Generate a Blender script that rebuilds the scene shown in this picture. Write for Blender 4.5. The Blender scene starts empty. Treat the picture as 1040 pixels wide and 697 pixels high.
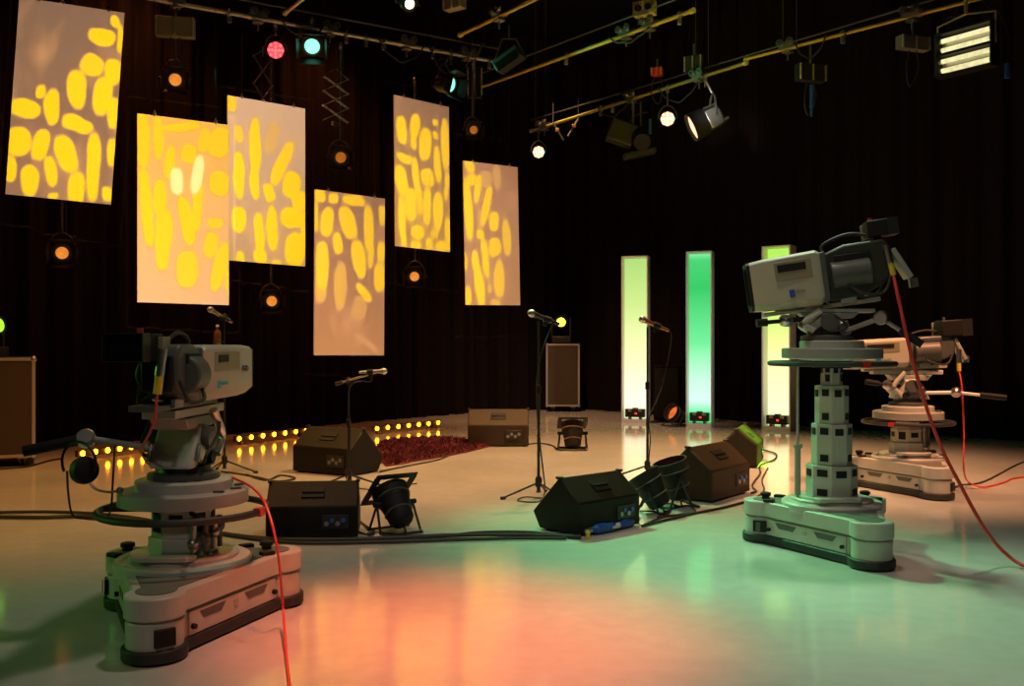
import bpy, math, random
from math import pi, sin, cos, radians as R
from mathutils import Vector as V, Matrix, Euler
random.seed(7)
sc = bpy.context.scene
COL = sc.collection
H = 1.35            # height of the photographer's lens over the studio floor
FPX = 1000.0        # focal length in pixels of the 1040 px wide frame
CX, CY = 520.0, 348.5

def P(px, py, d):
    return V(((px-CX)/FPX*d, d, H-(py-CY)/FPX*d))
def F(px, py):
    d = H*FPX/(py-CY)
    return V(((px-CX)/FPX*d, d, 0))
def Z(px, py, z):
    """point at height z seen at px, py"""
    d = (H-z)*FPX/(py-CY)
    return V(((px-CX)/FPX*d, d, z))

# ------------------------------------------------------------------ materials
def mat(name, col, rough=.5, metal=0, spec=.5, var=.12, bump=0, scale=30, coat=0, emis=None, estr=0):
    m = bpy.data.materials.new(name); m.use_nodes = True
    nt = m.node_tree; b = nt.nodes['Principled BSDF']
    b.inputs['Roughness'].default_value = rough
    b.inputs['Metallic'].default_value = metal
    b.inputs['Specular IOR Level'].default_value = spec
    b.inputs['Coat Weight'].default_value = coat
    tc = nt.nodes.new('ShaderNodeTexCoord')
    n = nt.nodes.new('ShaderNodeTexNoise'); n.inputs['Scale'].default_value = scale; n.inputs['Detail'].default_value = 4
    nt.links.new(tc.outputs['Object'], n.inputs['Vector'])
    mix = nt.nodes.new('ShaderNodeMix'); mix.data_type = 'RGBA'
    mix.inputs[6].default_value = (*[c*(1-var) for c in col], 1)
    mix.inputs[7].default_value = (*[min(1, c*(1+var)) for c in col], 1)
    nt.links.new(n.outputs['Fac'], mix.inputs[0]); nt.links.new(mix.outputs[2], b.inputs['Base Color'])
    if bump:
        bp = nt.nodes.new('ShaderNodeBump'); bp.inputs['Strength'].default_value = bump; bp.inputs['Distance'].default_value = .01
        nt.links.new(n.outputs['Fac'], bp.inputs['Height']); nt.links.new(bp.outputs['Normal'], b.inputs['Normal'])
    if emis:
        b.inputs['Emission Color'].default_value = (*emis, 1); b.inputs['Emission Strength'].default_value = estr
    return m

M = dict(
 black=mat('black_paint', (.018,.017,.016), .45, var=.3),
 matte=mat('matte_black', (.012,.011,.011), .6, spec=.25, var=.3),
 rubber=mat('black_rubber', (.02,.02,.02), .6, var=.3),
 grey=mat('camera_grey_paint', (.47,.45,.41), .42, var=.06, scale=12),
 grey2=mat('warm_grey_paint', (.34,.325,.30), .5, var=.08, scale=14),
 deck=mat('dark_deck', (.14,.135,.125), .6, var=.2),
 darkgrey=mat('dark_grey_metal', (.085,.083,.08), .45, var=.2),
 olive=mat('dark_olive_plastic', (.024,.026,.017), .5, var=.2),
 cream=mat('cream_plastic', (.45,.415,.33), .4, var=.04, scale=8),
 tan=mat('tan_plate', (.25,.22,.14), .5, var=.05),
 silver=mat('brushed_alloy', (.55,.54,.52), .3, 1, var=.1),
 steel=mat('dull_steel', (.35,.34,.33), .35, .9, var=.15),
 alu=mat('aluminium_edging', (.62,.57,.50), .38, .6, var=.08),
 brown=mat('brown_laminate', (.075,.052,.032), .55, var=.12),
 case=mat('brown_case_panel', (.062,.045,.03), .5, var=.15),
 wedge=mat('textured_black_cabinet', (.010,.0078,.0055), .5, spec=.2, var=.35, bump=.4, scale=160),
 litwedge=mat('brown_lit_cabinet', (.040,.026,.015), .5, spec=.25, var=.3, bump=.4, scale=160),  # warm light on the black cabinet put into the base colour
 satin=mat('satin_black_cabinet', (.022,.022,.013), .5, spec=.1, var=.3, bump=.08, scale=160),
 grille=mat('steel_grille', (.022,.022,.022), .6, var=.4, bump=.6, scale=220),
 red=mat('red_cable_jacket', (.62,.045,.035), .4, var=.06),
 redd=mat('red_marker', (.55,.02,.02), .5),
 blue=mat('blue_plug', (.02,.10,.42), .4, var=.1),
 white=mat('white_plastic', (.75,.74,.72), .4, var=.04),
 board=mat('white_board', (.56,.55,.54), .75, var=.02, spec=.2),
 yellow=mat('yellow_sleeve', (.75,.52,.04), .4),
 cyan=mat('cyan_badge', (.02,.36,.45), .5),
 glassd=mat('dark_glass', (.008,.008,.01), .08, spec=.8),
 yplate=mat('yellow_lit_plate', (.55,.50,.12), .5, .2),  # yellow light on the box and bar ends put into the colour
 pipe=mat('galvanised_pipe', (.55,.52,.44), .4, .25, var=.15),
 ypipe=mat('yellow_lit_bar', (.50,.36,.04), .4, .1, var=.15),  # yellow light falling on the bars is painted in
 gpipe=mat('olive_lit_bar', (.30,.27,.05), .4, .1, var=.2),  # greenish-yellow light on this bar is painted in
 copper=mat('copper_and_warm_glint', (.30,.16,.07), .35, .7, var=.2),  # copper metal; also paints warm highlights on lamp rings and one microphone
)
def glow(name, col, s, rim=None):
    m = bpy.data.materials.new(name); m.use_nodes = True
    nt = m.node_tree; nt.nodes.clear()
    o = nt.nodes.new('ShaderNodeOutputMaterial'); e = nt.nodes.new('ShaderNodeEmission')
    e.inputs['Color'].default_value = (*col, 1); e.inputs['Strength'].default_value = s
    nt.links.new(e.outputs[0], o.inputs[0])
    # gently mottled like a lens face
    n = nt.nodes.new('ShaderNodeTexNoise'); n.inputs['Scale'].default_value = 14
    tc = nt.nodes.new('ShaderNodeTexCoord'); nt.links.new(tc.outputs['Object'], n.inputs['Vector'])
    mr = nt.nodes.new('ShaderNodeMapRange'); mr.inputs['To Min'].default_value = s*.55; mr.inputs['To Max'].default_value = s*1.45
    nt.links.new(n.outputs['Fac'], mr.inputs['Value']); nt.links.new(mr.outputs[0], e.inputs['Strength'])
    return m
G = dict(
 amber=glow('amber_led', (1,.24,.004), 30),
 warm=glow('warm_lens', (1,.30,.035), .85),
 warmdim=glow('dim_warm_lens', (1,.25,.025), .42),
 redled=glow('red_led', (1,.04,.04), 6),
 redplate=glow('red_lamp_face', (1,.03,.04), 3),
 mixplate=glow('pink_lamp_face', (1,.42,.22), 1.8),
 mixled=glow('pink_led', (1,.60,.36), 3),
 green=glow('green_led', (.1,1,.35), 5),
 greenlens=glow('green_lens', (.22,.95,.62), 2.0),
 key=glow('tungsten_lens', (1,.60,.36), 1.7),
 tube=glow('fluorescent_tube', (1,.92,.46), .95),
 lime=glow('lime_lens', (.82,1,.02), 9),
 limed=glow('green_lens_side', (.35,.95,.03), 1.6),
 dot=glow('red_display', (1,.03,.02), 3),
 orange=glow('orange_lens', (1,.20,.03), .8),
 hot=glow('pale_lamp', (1,1,.55), 5),
)

# ------------------------------------------------------------------ mesh building
class MB:
    def __init__(s): s.v = []; s.f = []
    def add(s, vs, fs, mtx=None):
        o = len(s.v)
        for p in vs:
            p = V(p); s.v.append(mtx @ p if mtx else p)
        s.f += [tuple(i+o for i in f) for f in fs]
        return s
    def box(s, c, size, rot=None):
        x, y, z = [a/2 for a in size]
        vs = [(-x,-y,-z),(x,-y,-z),(x,y,-z),(-x,y,-z),(-x,-y,z),(x,-y,z),(x,y,z),(-x,y,z)]
        fs = [(0,3,2,1),(4,5,6,7),(0,1,5,4),(1,2,6,5),(2,3,7,6),(3,0,4,7)]
        m = Matrix.Translation(V(c))
        if rot: m = m @ Euler(rot).to_matrix().to_4x4()
        return s.add(vs, fs, m)
    def cyl(s, a, b, r, r2=None, n=16):
        r2 = r if r2 is None else r2
        a, b = V(a), V(b); q = (b-a).to_track_quat('Z', 'Y')
        vs = []; L = (b-a).length
        for k in range(n):
            t = 2*pi*k/n; vs.append(a + q @ V((r*cos(t), r*sin(t), 0)))
        for k in range(n):
            t = 2*pi*k/n; vs.append(a + q @ V((r2*cos(t), r2*sin(t), L)))
        fs = [(k, (k+1) % n, n+(k+1) % n, n+k) for k in range(n)]
        fs += [tuple(range(n-1, -1, -1)), tuple(range(n, 2*n))]
        return s.add(vs, fs)
    def lathe(s, prof, a=(0,0,0), d=(0,0,1), n=24, cap=True):
        """prof: list of (radius, distance along d)"""
        a = V(a); q = V(d).normalized().to_track_quat('Z', 'Y'); vs = []; fs = []
        for r, h in prof:
            for k in range(n):
                t = 2*pi*k/n; vs.append(a + q @ V((r*cos(t), r*sin(t), h)))
        for i in range(len(prof)-1):
            for k in range(n):
                fs.append((i*n+k, i*n+(k+1) % n, (i+1)*n+(k+1) % n, (i+1)*n+k))
        if cap:
            fs.append(tuple(range(n-1, -1, -1))); m = (len(prof)-1)*n
            fs.append(tuple(range(m, m+n)))
        return s.add(vs, fs)
    def tube(s, pts, r, n=8, smooth=6):
        pts = [V(p) for p in pts]
        if smooth and len(pts) > 2:
            q = [pts[0]*2-pts[1]] + pts + [pts[-1]*2-pts[-2]]; out = []
            for i in range(1, len(q)-2):
                for k in range(smooth):
                    t = k/smooth; a, b, c, d = q[i-1], q[i], q[i+1], q[i+2]
                    out.append(.5*((2*b)+(c-a)*t+(2*a-5*b+4*c-d)*t*t+(3*b-a-3*c+d)*t**3))
            pts = out+[pts[-1]]
        vs = []; fs = []; up = V((.13,.21,.97)).normalized()
        for i, p in enumerate(pts):
            d = (pts[min(i+1, len(pts)-1)]-pts[max(i-1, 0)])
            if d.length < 1e-9: d = V((0,0,1))
            d.normalize(); u = d.cross(up)
            if u.length < .05: u = d.cross(V((1,0,0)))
            u.normalize(); w = u.cross(d)
            for k in range(n):
                t = 2*pi*k/n; vs.append(p+u*(r*cos(t))+w*(r*sin(t)))
        for i in range(len(pts)-1):
            for k in range(n):
                fs.append((i*n+k, i*n+(k+1) % n, (i+1)*n+(k+1) % n, (i+1)*n+k))
        m = (len(pts)-1)*n
        fs += [tuple(range(n-1, -1, -1)), tuple(range(m, m+n))]
        return s.add(vs, fs)
    def torus(s, c, Rr, r, d=(0,0,1), n=48, k=10, a0=0, a1=2*pi):
        c = V(c); q = V(d).normalized().to_track_quat('Z', 'Y'); full = abs(a1-a0-2*pi) < 1e-6
        vs = []; fs = []; N = n if full else n+1
        for i in range(N):
            t = a0+(a1-a0)*i/n
            for j in range(k):
                u = 2*pi*j/k
                vs.append(c+q @ V(((Rr+r*cos(u))*cos(t), (Rr+r*cos(u))*sin(t), r*sin(u))))
        for i in range(n):
            i2 = (i+1) % N
            for j in range(k):
                fs.append((i*k+j, i2*k+j, i2*k+(j+1) % k, i*k+(j+1) % k))
        return s.add(vs, fs)
    def prism(s, poly, z0, z1, mtx=None):
        n = len(poly)
        vs = [(x, y, z0) for x, y in poly]+[(x, y, z1) for x, y in poly]
        fs = [tuple(range(n-1, -1, -1)), tuple(range(n, 2*n))]+[(k, (k+1) % n, n+(k+1) % n, n+k) for k in range(n)]
        return s.add(vs, fs, mtx)
    def sphere(s, c, r, n=14, m=8, sc3=(1,1,1)):
        vs = []; fs = []; c = V(c)
        for i in range(1, m):
            for k in range(n):
                a = pi*i/m; t = 2*pi*k/n
                vs.append(c+V((r*sin(a)*cos(t)*sc3[0], r*sin(a)*sin(t)*sc3[1], r*cos(a)*sc3[2])))
        vs += [c+V((0,0,r*sc3[2])), c-V((0,0,r*sc3[2]))]; T, B = len(vs)-2, len(vs)-1
        for i in range(m-2):
            for k in range(n):
                fs.append((i*n+k, (i+1)*n+k, (i+1)*n+(k+1) % n, i*n+(k+1) % n))
        for k in range(n):
            fs.append((T, k, (k+1) % n)); fs.append((B, (m-2)*n+(k+1) % n, (m-2)*n+k))
        return s.add(vs, fs)
    def build(s, name, m, parent=None, bevel=0, seg=2, sharp=35):
        me = bpy.data.meshes.new(name)
        me.from_pydata([tuple(v) for v in s.v], [], s.f); me.update()
        me.polygons.foreach_set('use_smooth', [True]*len(me.polygons))
        me.set_sharp_from_angle(angle=R(sharp))
        me.materials.append(m)
        o = bpy.data.objects.new(name, me); COL.objects.link(o)
        if parent: o.parent = parent
        if bevel:
            b = o.modifiers.new('soft_edges', 'BEVEL'); b.width = bevel; b.segments = seg; b.limit_method = 'ANGLE'; b.angle_limit = R(40)
            b.harden_normals = False
        return o

def thing(name, label, cat, loc=(0,0,0), rz=0, group=None, rot=None):
    o = bpy.data.objects.new(name, None); COL.objects.link(o)
    o.location = loc; o.rotation_euler = rot if rot else (0,0,rz)
    o.empty_display_size = .1
    return tag(o, label, cat, group)
def tag(o, label, cat, group=None, kind=None):
    o['label'] = label; o['category'] = cat
    if group: o['group'] = group
    if kind: o['kind'] = kind
    return o
def struct(name, mb, m):
    o = mb.build(name, m); o['kind'] = 'structure'; return o
def B(): return MB()

# ------------------------------------------------------------------ room
def floor_mat():
    m = bpy.data.materials.new('painted_studio_floor'); m.use_nodes = True
    nt = m.node_tree; b = nt.nodes['Principled BSDF']; L = nt.links.new
    tc = nt.nodes.new('ShaderNodeTexCoord')
    n1 = nt.nodes.new('ShaderNodeTexNoise'); n1.inputs['Scale'].default_value = .8; n1.inputs['Detail'].default_value = 6
    n2 = nt.nodes.new('ShaderNodeTexNoise'); n2.inputs['Scale'].default_value = 9; n2.inputs['Detail'].default_value = 8
    for n in (n1, n2): L(tc.outputs['Object'], n.inputs['Vector'])
    cr = nt.nodes.new('ShaderNodeValToRGB')
    cr.color_ramp.elements[0].position = .35; cr.color_ramp.elements[0].color = (.47,.46,.44,1)
    cr.color_ramp.elements[1].position = .7; cr.color_ramp.elements[1].color = (.60,.59,.565,1)
    mx = nt.nodes.new('ShaderNodeMath'); mx.operation = 'MULTIPLY_ADD'; mx.inputs[1].default_value = .3
    L(n2.outputs['Fac'], mx.inputs[0]); 
    sb = nt.nodes.new('ShaderNodeMath'); sb.operation = 'MULTIPLY'; sb.inputs[1].default_value = .7
    L(n1.outputs['Fac'], sb.inputs[0]); L(sb.outputs[0], mx.inputs[2]); L(mx.outputs[0], cr.inputs['Fac'])
    L(cr.outputs[0], b.inputs['Base Color'])
    mr = nt.nodes.new('ShaderNodeMapRange'); mr.inputs['To Min'].default_value = .07; mr.inputs['To Max'].default_value = .14
    L(n2.outputs['Fac'], mr.inputs['Value']); L(mr.outputs[0], b.inputs['Roughness'])
    b.inputs['Specular IOR Level'].default_value = .8
    bp = nt.nodes.new('ShaderNodeBump'); bp.inputs['Strength'].default_value = .015; bp.inputs['Distance'].default_value = .01
    L(n2.outputs['Fac'], bp.inputs['Height']); L(bp.outputs['Normal'], b.inputs['Normal'])
    return m
struct('floor', B().box((0,8,-.05), (34,34,.1)), floor_mat())
blackwall = mat('black_wall', (.006,.006,.006), .9, spec=.1)
struct('ceiling', B().box((0,8,7.6), (34,34,.1)), blackwall)
struct('wall_left', B().box((-17.05,8,3.75), (.1,34,7.6)), blackwall)
struct('wall_right', B().box((17.05,8,3.75), (.1,34,7.6)), blackwall)
struct('wall_back', B().box((0,25.05,3.75), (34,.1,7.6)), blackwall)

drape = mat('black_velvet_drape', (.012,.0085,.0085), .95, spec=.05, var=.2)
def curtain(pts, amp, pitch, top, name, label):
    pts = [V(p) for p in pts]
    L = [0]
    for a, b in zip(pts, pts[1:]): L.append(L[-1]+(b-a).length)
    mb = B(); vs = []; fs = []; n = int(L[-1]/pitch*10); rows = [0.012, 1.5, 4, top]
    rnd = random.Random(3); ph = [rnd.uniform(-.9,.9) for _ in range(n//10+3)]
    for i in range(n+1):
        s = L[-1]*i/n; k = max(j for j in range(len(L)-1) if L[j] <= s+1e-9)
        t = (s-L[k])/(L[k+1]-L[k]); p = pts[k].lerp(pts[k+1], t); d = (pts[k+1]-pts[k]).normalized(); nn = V((d.y,-d.x,0))
        w = s/pitch*2*pi; a = sin(w+ph[int(s/pitch)]*.0+1.3*sin(w*.23))*.7+.3*sin(w*2.1+1)
        for z in rows:
            q = p+nn*(amp*a*(1-.25*z/top)); vs.append((q.x, q.y, z))
    m = len(rows)
    for i in range(n):
        for j in range(m-1): fs.append((i*m+j, (i+1)*m+j, (i+1)*m+j+1, i*m+j+1))
    mb.add(vs, fs)
    o = mb.build(name, drape, sharp=80); tag(o, label, 'curtain'); return o
def fl(px, py): 
    p = F(px, py); return (p.x, p.y, 0)
corner = fl(585, 415)
curtain([(-11.5,6.5,0), fl(0,459), fl(43,455), fl(240,441), fl(370,428.5), fl(500,418), corner], .11, .42, 7.5, 'stage_curtain',
        'black velvet stage curtain in deep folds behind the hanging panels')
curtain([corner, fl(700,424), fl(850,435), fl(1000,446), fl(1060,450), (12.5,6.5,0)], .09, .42, 7.5, 'stage_curtain',
        'black velvet stage curtain behind the three lit columns')

# ------------------------------------------------------------------ hanging panels and their gobo projectors
PANELS = [
 # quad px (tl,tr,br,bl), depth left, depth right, crop origin, crop scale, base top col, base bottom col, blobs, label
 dict(q=[(20,-3),(126,13),(113,208),(5,197)], dl=11.0, dr=11.3, o=(0,0), s=3.315, ct=(.33,.235,.175), cb=(.42,.27,.17), warm=(.9,.40,.14),
  label='white hanging panel at far left, tilted, yellow pebble light on its lower half', blobs=[
  (135,305,17,24,0,1),(85,365,50,32,10,1),(172,362,26,60,3,1),(258,300,32,65,0,1),(308,220,40,35,30,.9),(340,125,44,30,15,1),(388,72,16,22,0,1),
  (404,130,12,50,0,1),(380,240,30,42,0,1),(345,320,30,66,8,1),(262,420,55,28,22,1),(60,475,42,48,0,1),(135,488,30,52,15,1),(222,515,32,64,-20,1),
  (315,565,24,115,3,1),(380,515,20,45,0,1),(382,380,22,55,0,1),(170,575,22,50,-10,1),(98,605,30,52,0,1),(255,635,28,62,5,1),(30,565,25,45,0,1),
  (362,655,18,25,0,1),(178,662,18,14,0,1)]),
 dict(q=[(140,115),(232,127),(233,310),(139,307)], dl=11.5, dr=12.05, o=(130,90), s=3.1, ct=(1.4,.92,.16), cb=(1.1,.78,.45), warm=(1.0,.48,.10),
  k=1.0, label='white hanging panel second from left, whitest hot patch in its middle', blobs=[
  (45,160,22,90,0,1),(95,150,17,70,0,1),(170,120,60,16,-5,1),(290,165,34,52,20,1),(190,205,25,30,0,1),(105,470,26,100,3,1),(55,390,18,110,-5,1),
  (180,415,22,80,-12,1),(215,360,16,90,4,1),(150,290,22,44,0,1.5),(215,270,16,60,10,1.5),(285,293,33,38,0,1.15),(270,420,25,18,0,.9),(258,490,22,42,8,.9),
  (180,565,34,60,5,.9),(285,560,22,80,15,1),(312,600,10,40,0,1),(130,230,18,55,10,1),(240,160,18,45,15,.9),(95,340,22,60,0,1),(45,290,14,40,0,1)]),
 dict(q=[(230,97),(311,110),(309,271),(232.5,264)], dl=13.1, dr=13.7, o=(130,90), s=3.1, ct=(.98,.78,.55), cb=(.66,.48,.28), warm=(.92,.46,.14),
  label='white hanging panel third from left, behind and above its brighter neighbour', blobs=[
  (340,270,18,75,0,1),(395,180,19,90,3,1),(388,290,14,58,0,1),(345,140,14,28,0,.8),(450,150,20,50,15,.5),(478,230,20,78,25,.9),(435,325,17,30,-20,1),
  (508,295,28,42,10,.95),(535,345,28,32,0,.95),(335,410,22,40,0,1),(400,450,17,64,0,1),(442,435,16,70,0,1),(508,400,38,32,0,1),(512,500,34,55,5,1),
  (335,530,14,20,0,1),(400,528,22,30,0,1),(450,545,15,14,0,1),(320,45,20,30,0,.9),(545,440,13,60,0,1)]),
 dict(q=[(320,192),(391,202),(390,361),(319,361)], dl=13.1, dr=13.9, o=(310,185), s=3.867, ct=(.46,.28,.19), cb=(.62,.30,.14), warm=(.85,.34,.14),
  label='lowest white hanging panel, its bottom third a plain peach', blobs=[
  (55,55,25,25,0,1),(112,62,20,24,0,1),(192,72,45,22,10,1),(85,155,25,58,8,1),(168,160,30,65,-18,1),(248,180,19,95,0,1),(256,280,12,60,0,.9),
  (302,130,16,42,0,1),(298,270,18,40,0,1),(125,240,18,45,-5,1),(210,300,26,75,-8,1),(65,330,24,100,0,.9),(60,420,20,55,0,.62),(290,370,22,60,0,1),
  (135,410,25,95,2,.62),(212,495,30,45,10,.5),(230,435,18,45,-35,1),(240,630,13,58,-48,.4),(43,140,8,60,0,1)]),
 dict(q=[(400,96),(456,109),(457,256),(401.5,250)], dl=14.4, dr=15.0, o=(390,90), s=4.1, ct=(.40,.25,.18), cb=(.66,.42,.10), warm=(.85,.42,.08),
  k=.94, label='white hanging panel fifth from left, yellow light filling all but its top edge', blobs=[
  (68,170,22,60,0,1),(126,150,22,50,5,1),(116,210,13,42,0,1),(165,225,27,72,6,1),(211,133,14,16,0,1),(208,187,12,18,0,1),(248,220,18,110,0,1),
  (213,305,15,80,-3,1),(75,285,35,20,20,1),(170,362,30,40,-10,1),(60,380,26,70,-8,1),(120,370,15,90,-3,1),(95,480,26,72,0,1),(55,540,16,100,0,1),
  (165,480,17,80,3,1),(210,500,22,84,3,1),(120,590,32,32,0,1),(255,600,18,84,-3,1),(245,430,10,30,0,1),(217,648,28,26,0,1),(165,645,14,36,0,1),
  (110,648,25,20,0,1),(135,460,12,64,0,.9),(190,592,18,22,0,.8),(58,630,13,46,0,1),(252,370,10,40,0,1)]),
 dict(q=[(470,163),(526,170),(528,310),(473.5,310)], dl=15.1, dr=15.8, o=(460,155), s=4.35, ct=(.62,.34,.22), cb=(.66,.37,.19), warm=(.88,.40,.15),
  label='rightmost white hanging panel, yellow streaks mostly down its left half', blobs=[
  (75,60,22,30,-20,1),(68,250,18,140,-4,1),(85,120,22,26,0,1),(145,120,30,38,0,.5),(195,110,18,55,-3,.5),(110,160,15,62,8,1),(148,240,18,88,12,1),
  (118,290,12,40,0,.5),(182,305,22,45,0,1),(122,360,16,25,-15,1),(240,380,18,82,-5,.8),(188,422,28,42,0,.95),(145,470,16,88,-8,1),(100,480,14,50,-3,1),
  (120,590,20,98,-8,1),(208,560,22,82,0,.8),(165,600,12,20,0,.7),(58,480,10,40,0,1),(68,635,14,46,0,1),(190,665,25,14,0,.7)]),
]

def gobo_light(idx, O, U, W, lightpos, d):
    """profile spot with a cut-out slide: every cut-out is a soft ellipse given in the panel's own 0..1 coordinates"""
    c = O+U*.5+W*.5
    ld = bpy.data.lights.new('gobo_profile_spot', 'SPOT'); ld.shadow_soft_size = .012
    o = bpy.data.objects.new('gobo_profile_spot', ld); COL.objects.link(o); o.location = lightpos
    q = (c-lightpos).to_track_quat('-Z', 'Y'); o.rotation_euler = q.to_euler()
    dist = (c-lightpos).length
    half = max((c2-c).length for c2 in (O, O+U, O+W, O+U+W))
    ld.spot_size = 2*math.atan(half*1.12/dist); ld.spot_blend = 0
    ld.energy = 16*pi*pi/4*dist*dist/.55*.95
    Rt = q.to_matrix().transposed()
    mtx = Matrix((Rt @ U, Rt @ W, Rt @ (O-lightpos))).transposed().inverted()
    ld.use_nodes = True; nt = ld.node_tree; nt.nodes.clear(); L = nt.links.new; N = nt.nodes.new
    out = N('ShaderNodeOutputLight'); em = N('ShaderNodeEmission'); L(em.outputs[0], out.inputs[0])
    tc = N('ShaderNodeTexCoord')
    def dot(src, vec):
        n = N('ShaderNodeVectorMath'); n.operation = 'DOT_PRODUCT'; L(src, n.inputs[0]); n.inputs[1].default_value = vec; return n.outputs['Value']
    def math_(op, a, b):
        n = N('ShaderNodeMath'); n.operation = op
        for k, x in enumerate((a, b)):
            if isinstance(x, (int, float)): n.inputs[k].default_value = x
            else: L(x, n.inputs[k])
        return n.outputs[0]
    a, b, w = [dot(tc.outputs['Normal'], tuple(mtx[i])) for i in range(3)]
    s, t = math_('DIVIDE', a, w), math_('DIVIDE', b, w)
    cmb = N('ShaderNodeCombineXYZ'); L(s, cmb.inputs[0]); L(t, cmb.inputs[1]); cmb.inputs[2].default_value = 1
    nz = N('ShaderNodeTexNoise'); nz.inputs['Scale'].default_value = 5.5; nz.inputs['Detail'].default_value = 1; L(cmb.outputs[0], nz.inputs['Vector'])
    sub = N('ShaderNodeVectorMath'); sub.operation = 'MULTIPLY_ADD'; L(nz.outputs['Color'], sub.inputs[0])
    sub.inputs[1].default_value = (.07,.04,0); sub.inputs[2].default_value = (-.035,-.02,0)
    ad = N('ShaderNodeVectorMath'); ad.operation = 'ADD'; L(cmb.outputs[0], ad.inputs[0]); L(sub.outputs[0], ad.inputs[1])
    st = ad.outputs[0]
    # photo pixel -> panel coordinate
    n_ = U.cross(W).normalized()
    def to_st(px, py):
        ray = V(((px-CX)/FPX, 1, -(py-CY)/FPX)); cam = V((0,0,H))
        k = (O-cam).dot(n_)/ray.dot(n_); p = cam+ray*k-O
        return V((p.dot(U)/U.dot(U), p.dot(W)/W.dot(W)))
    acc = None; hot = None
    for (bx, by, rx, ry, ang, k) in d['blobs']:
        px, py = d['o'][0]+bx/d['s'], d['o'][1]+by/d['s']; c0 = to_st(px, py); rx *= d.get('k',1); ry *= d.get('k',1)
        an = R(ang); ex = V((cos(an), sin(an)))*rx/d['s']; ey = V((-sin(an), cos(an)))*ry/d['s']
        e1 = to_st(px+ex.x, py+ex.y)-c0; e2 = to_st(px+ey.x, py+ey.y)-c0
        mi = Matrix(((e1.x, e2.x), (e1.y, e2.y))).inverted()
        o1, o2 = -(mi @ c0)
        q1 = dot(st, (mi[0][0], mi[0][1], o1)); q2 = dot(st, (mi[1][0], mi[1][1], o2))
        r2 = math_('ADD', math_('POWER', math_('ABSOLUTE', q1, 0), 2.5), math_('POWER', math_('ABSOLUTE', q2, 0), 2.5))
        mr = N('ShaderNodeMapRange'); mr.interpolation_type = 'SMOOTHSTEP'; L(r2, mr.inputs['Value'])
        mr.inputs['From Min'].default_value = 1.38; mr.inputs['From Max'].default_value = .72
        mr.inputs['To Min'].default_value = 0; mr.inputs['To Max'].default_value = min(k, 1)
        acc = mr.outputs[0] if acc is None else math_('MAXIMUM', acc, mr.outputs[0])
        if k > 1.2:
            m2 = math_('MULTIPLY', mr.outputs[0], 1.0); hot = m2 if hot is None else math_('MAXIMUM', hot, m2)
    def mix(f, ca, cb_):
        n = N('ShaderNodeMix'); n.data_type = 'RGBA'
        if isinstance(f, float): n.inputs[0].default_value = f
        else: L(f, n.inputs[0])
        for k, x in ((6, ca), (7, cb_)):
            if isinstance(x, tuple): n.inputs[k].default_value = (*x, 1)
            else: L(x, n.inputs[k])
        return n.outputs[2]
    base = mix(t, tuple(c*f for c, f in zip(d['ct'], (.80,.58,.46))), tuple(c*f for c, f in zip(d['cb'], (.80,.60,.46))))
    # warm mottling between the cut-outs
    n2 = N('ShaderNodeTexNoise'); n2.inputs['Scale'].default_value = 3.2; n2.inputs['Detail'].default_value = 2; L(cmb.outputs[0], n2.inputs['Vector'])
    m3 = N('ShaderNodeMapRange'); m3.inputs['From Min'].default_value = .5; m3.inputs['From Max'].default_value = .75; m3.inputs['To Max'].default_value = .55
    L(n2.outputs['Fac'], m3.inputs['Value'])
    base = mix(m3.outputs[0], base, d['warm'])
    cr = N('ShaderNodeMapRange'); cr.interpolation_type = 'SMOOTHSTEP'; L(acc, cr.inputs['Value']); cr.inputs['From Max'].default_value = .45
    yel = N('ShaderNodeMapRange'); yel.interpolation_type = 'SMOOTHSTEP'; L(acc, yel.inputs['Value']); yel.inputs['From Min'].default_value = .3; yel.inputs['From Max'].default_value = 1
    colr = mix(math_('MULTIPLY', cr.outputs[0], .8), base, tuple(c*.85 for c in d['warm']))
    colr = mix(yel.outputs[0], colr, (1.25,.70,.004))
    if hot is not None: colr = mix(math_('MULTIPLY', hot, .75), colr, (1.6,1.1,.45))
    L(colr, em.inputs['Color'])
    # framing shutters of the profile spot, set to the edges of the board
    def inside(x):
        return math_('MULTIPLY', math_('GREATER_THAN', x, -.006), math_('LESS_THAN', x, 1.006))
    L(math_('MULTIPLY', inside(s), inside(t)), em.inputs['Strength'])
    return o

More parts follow.
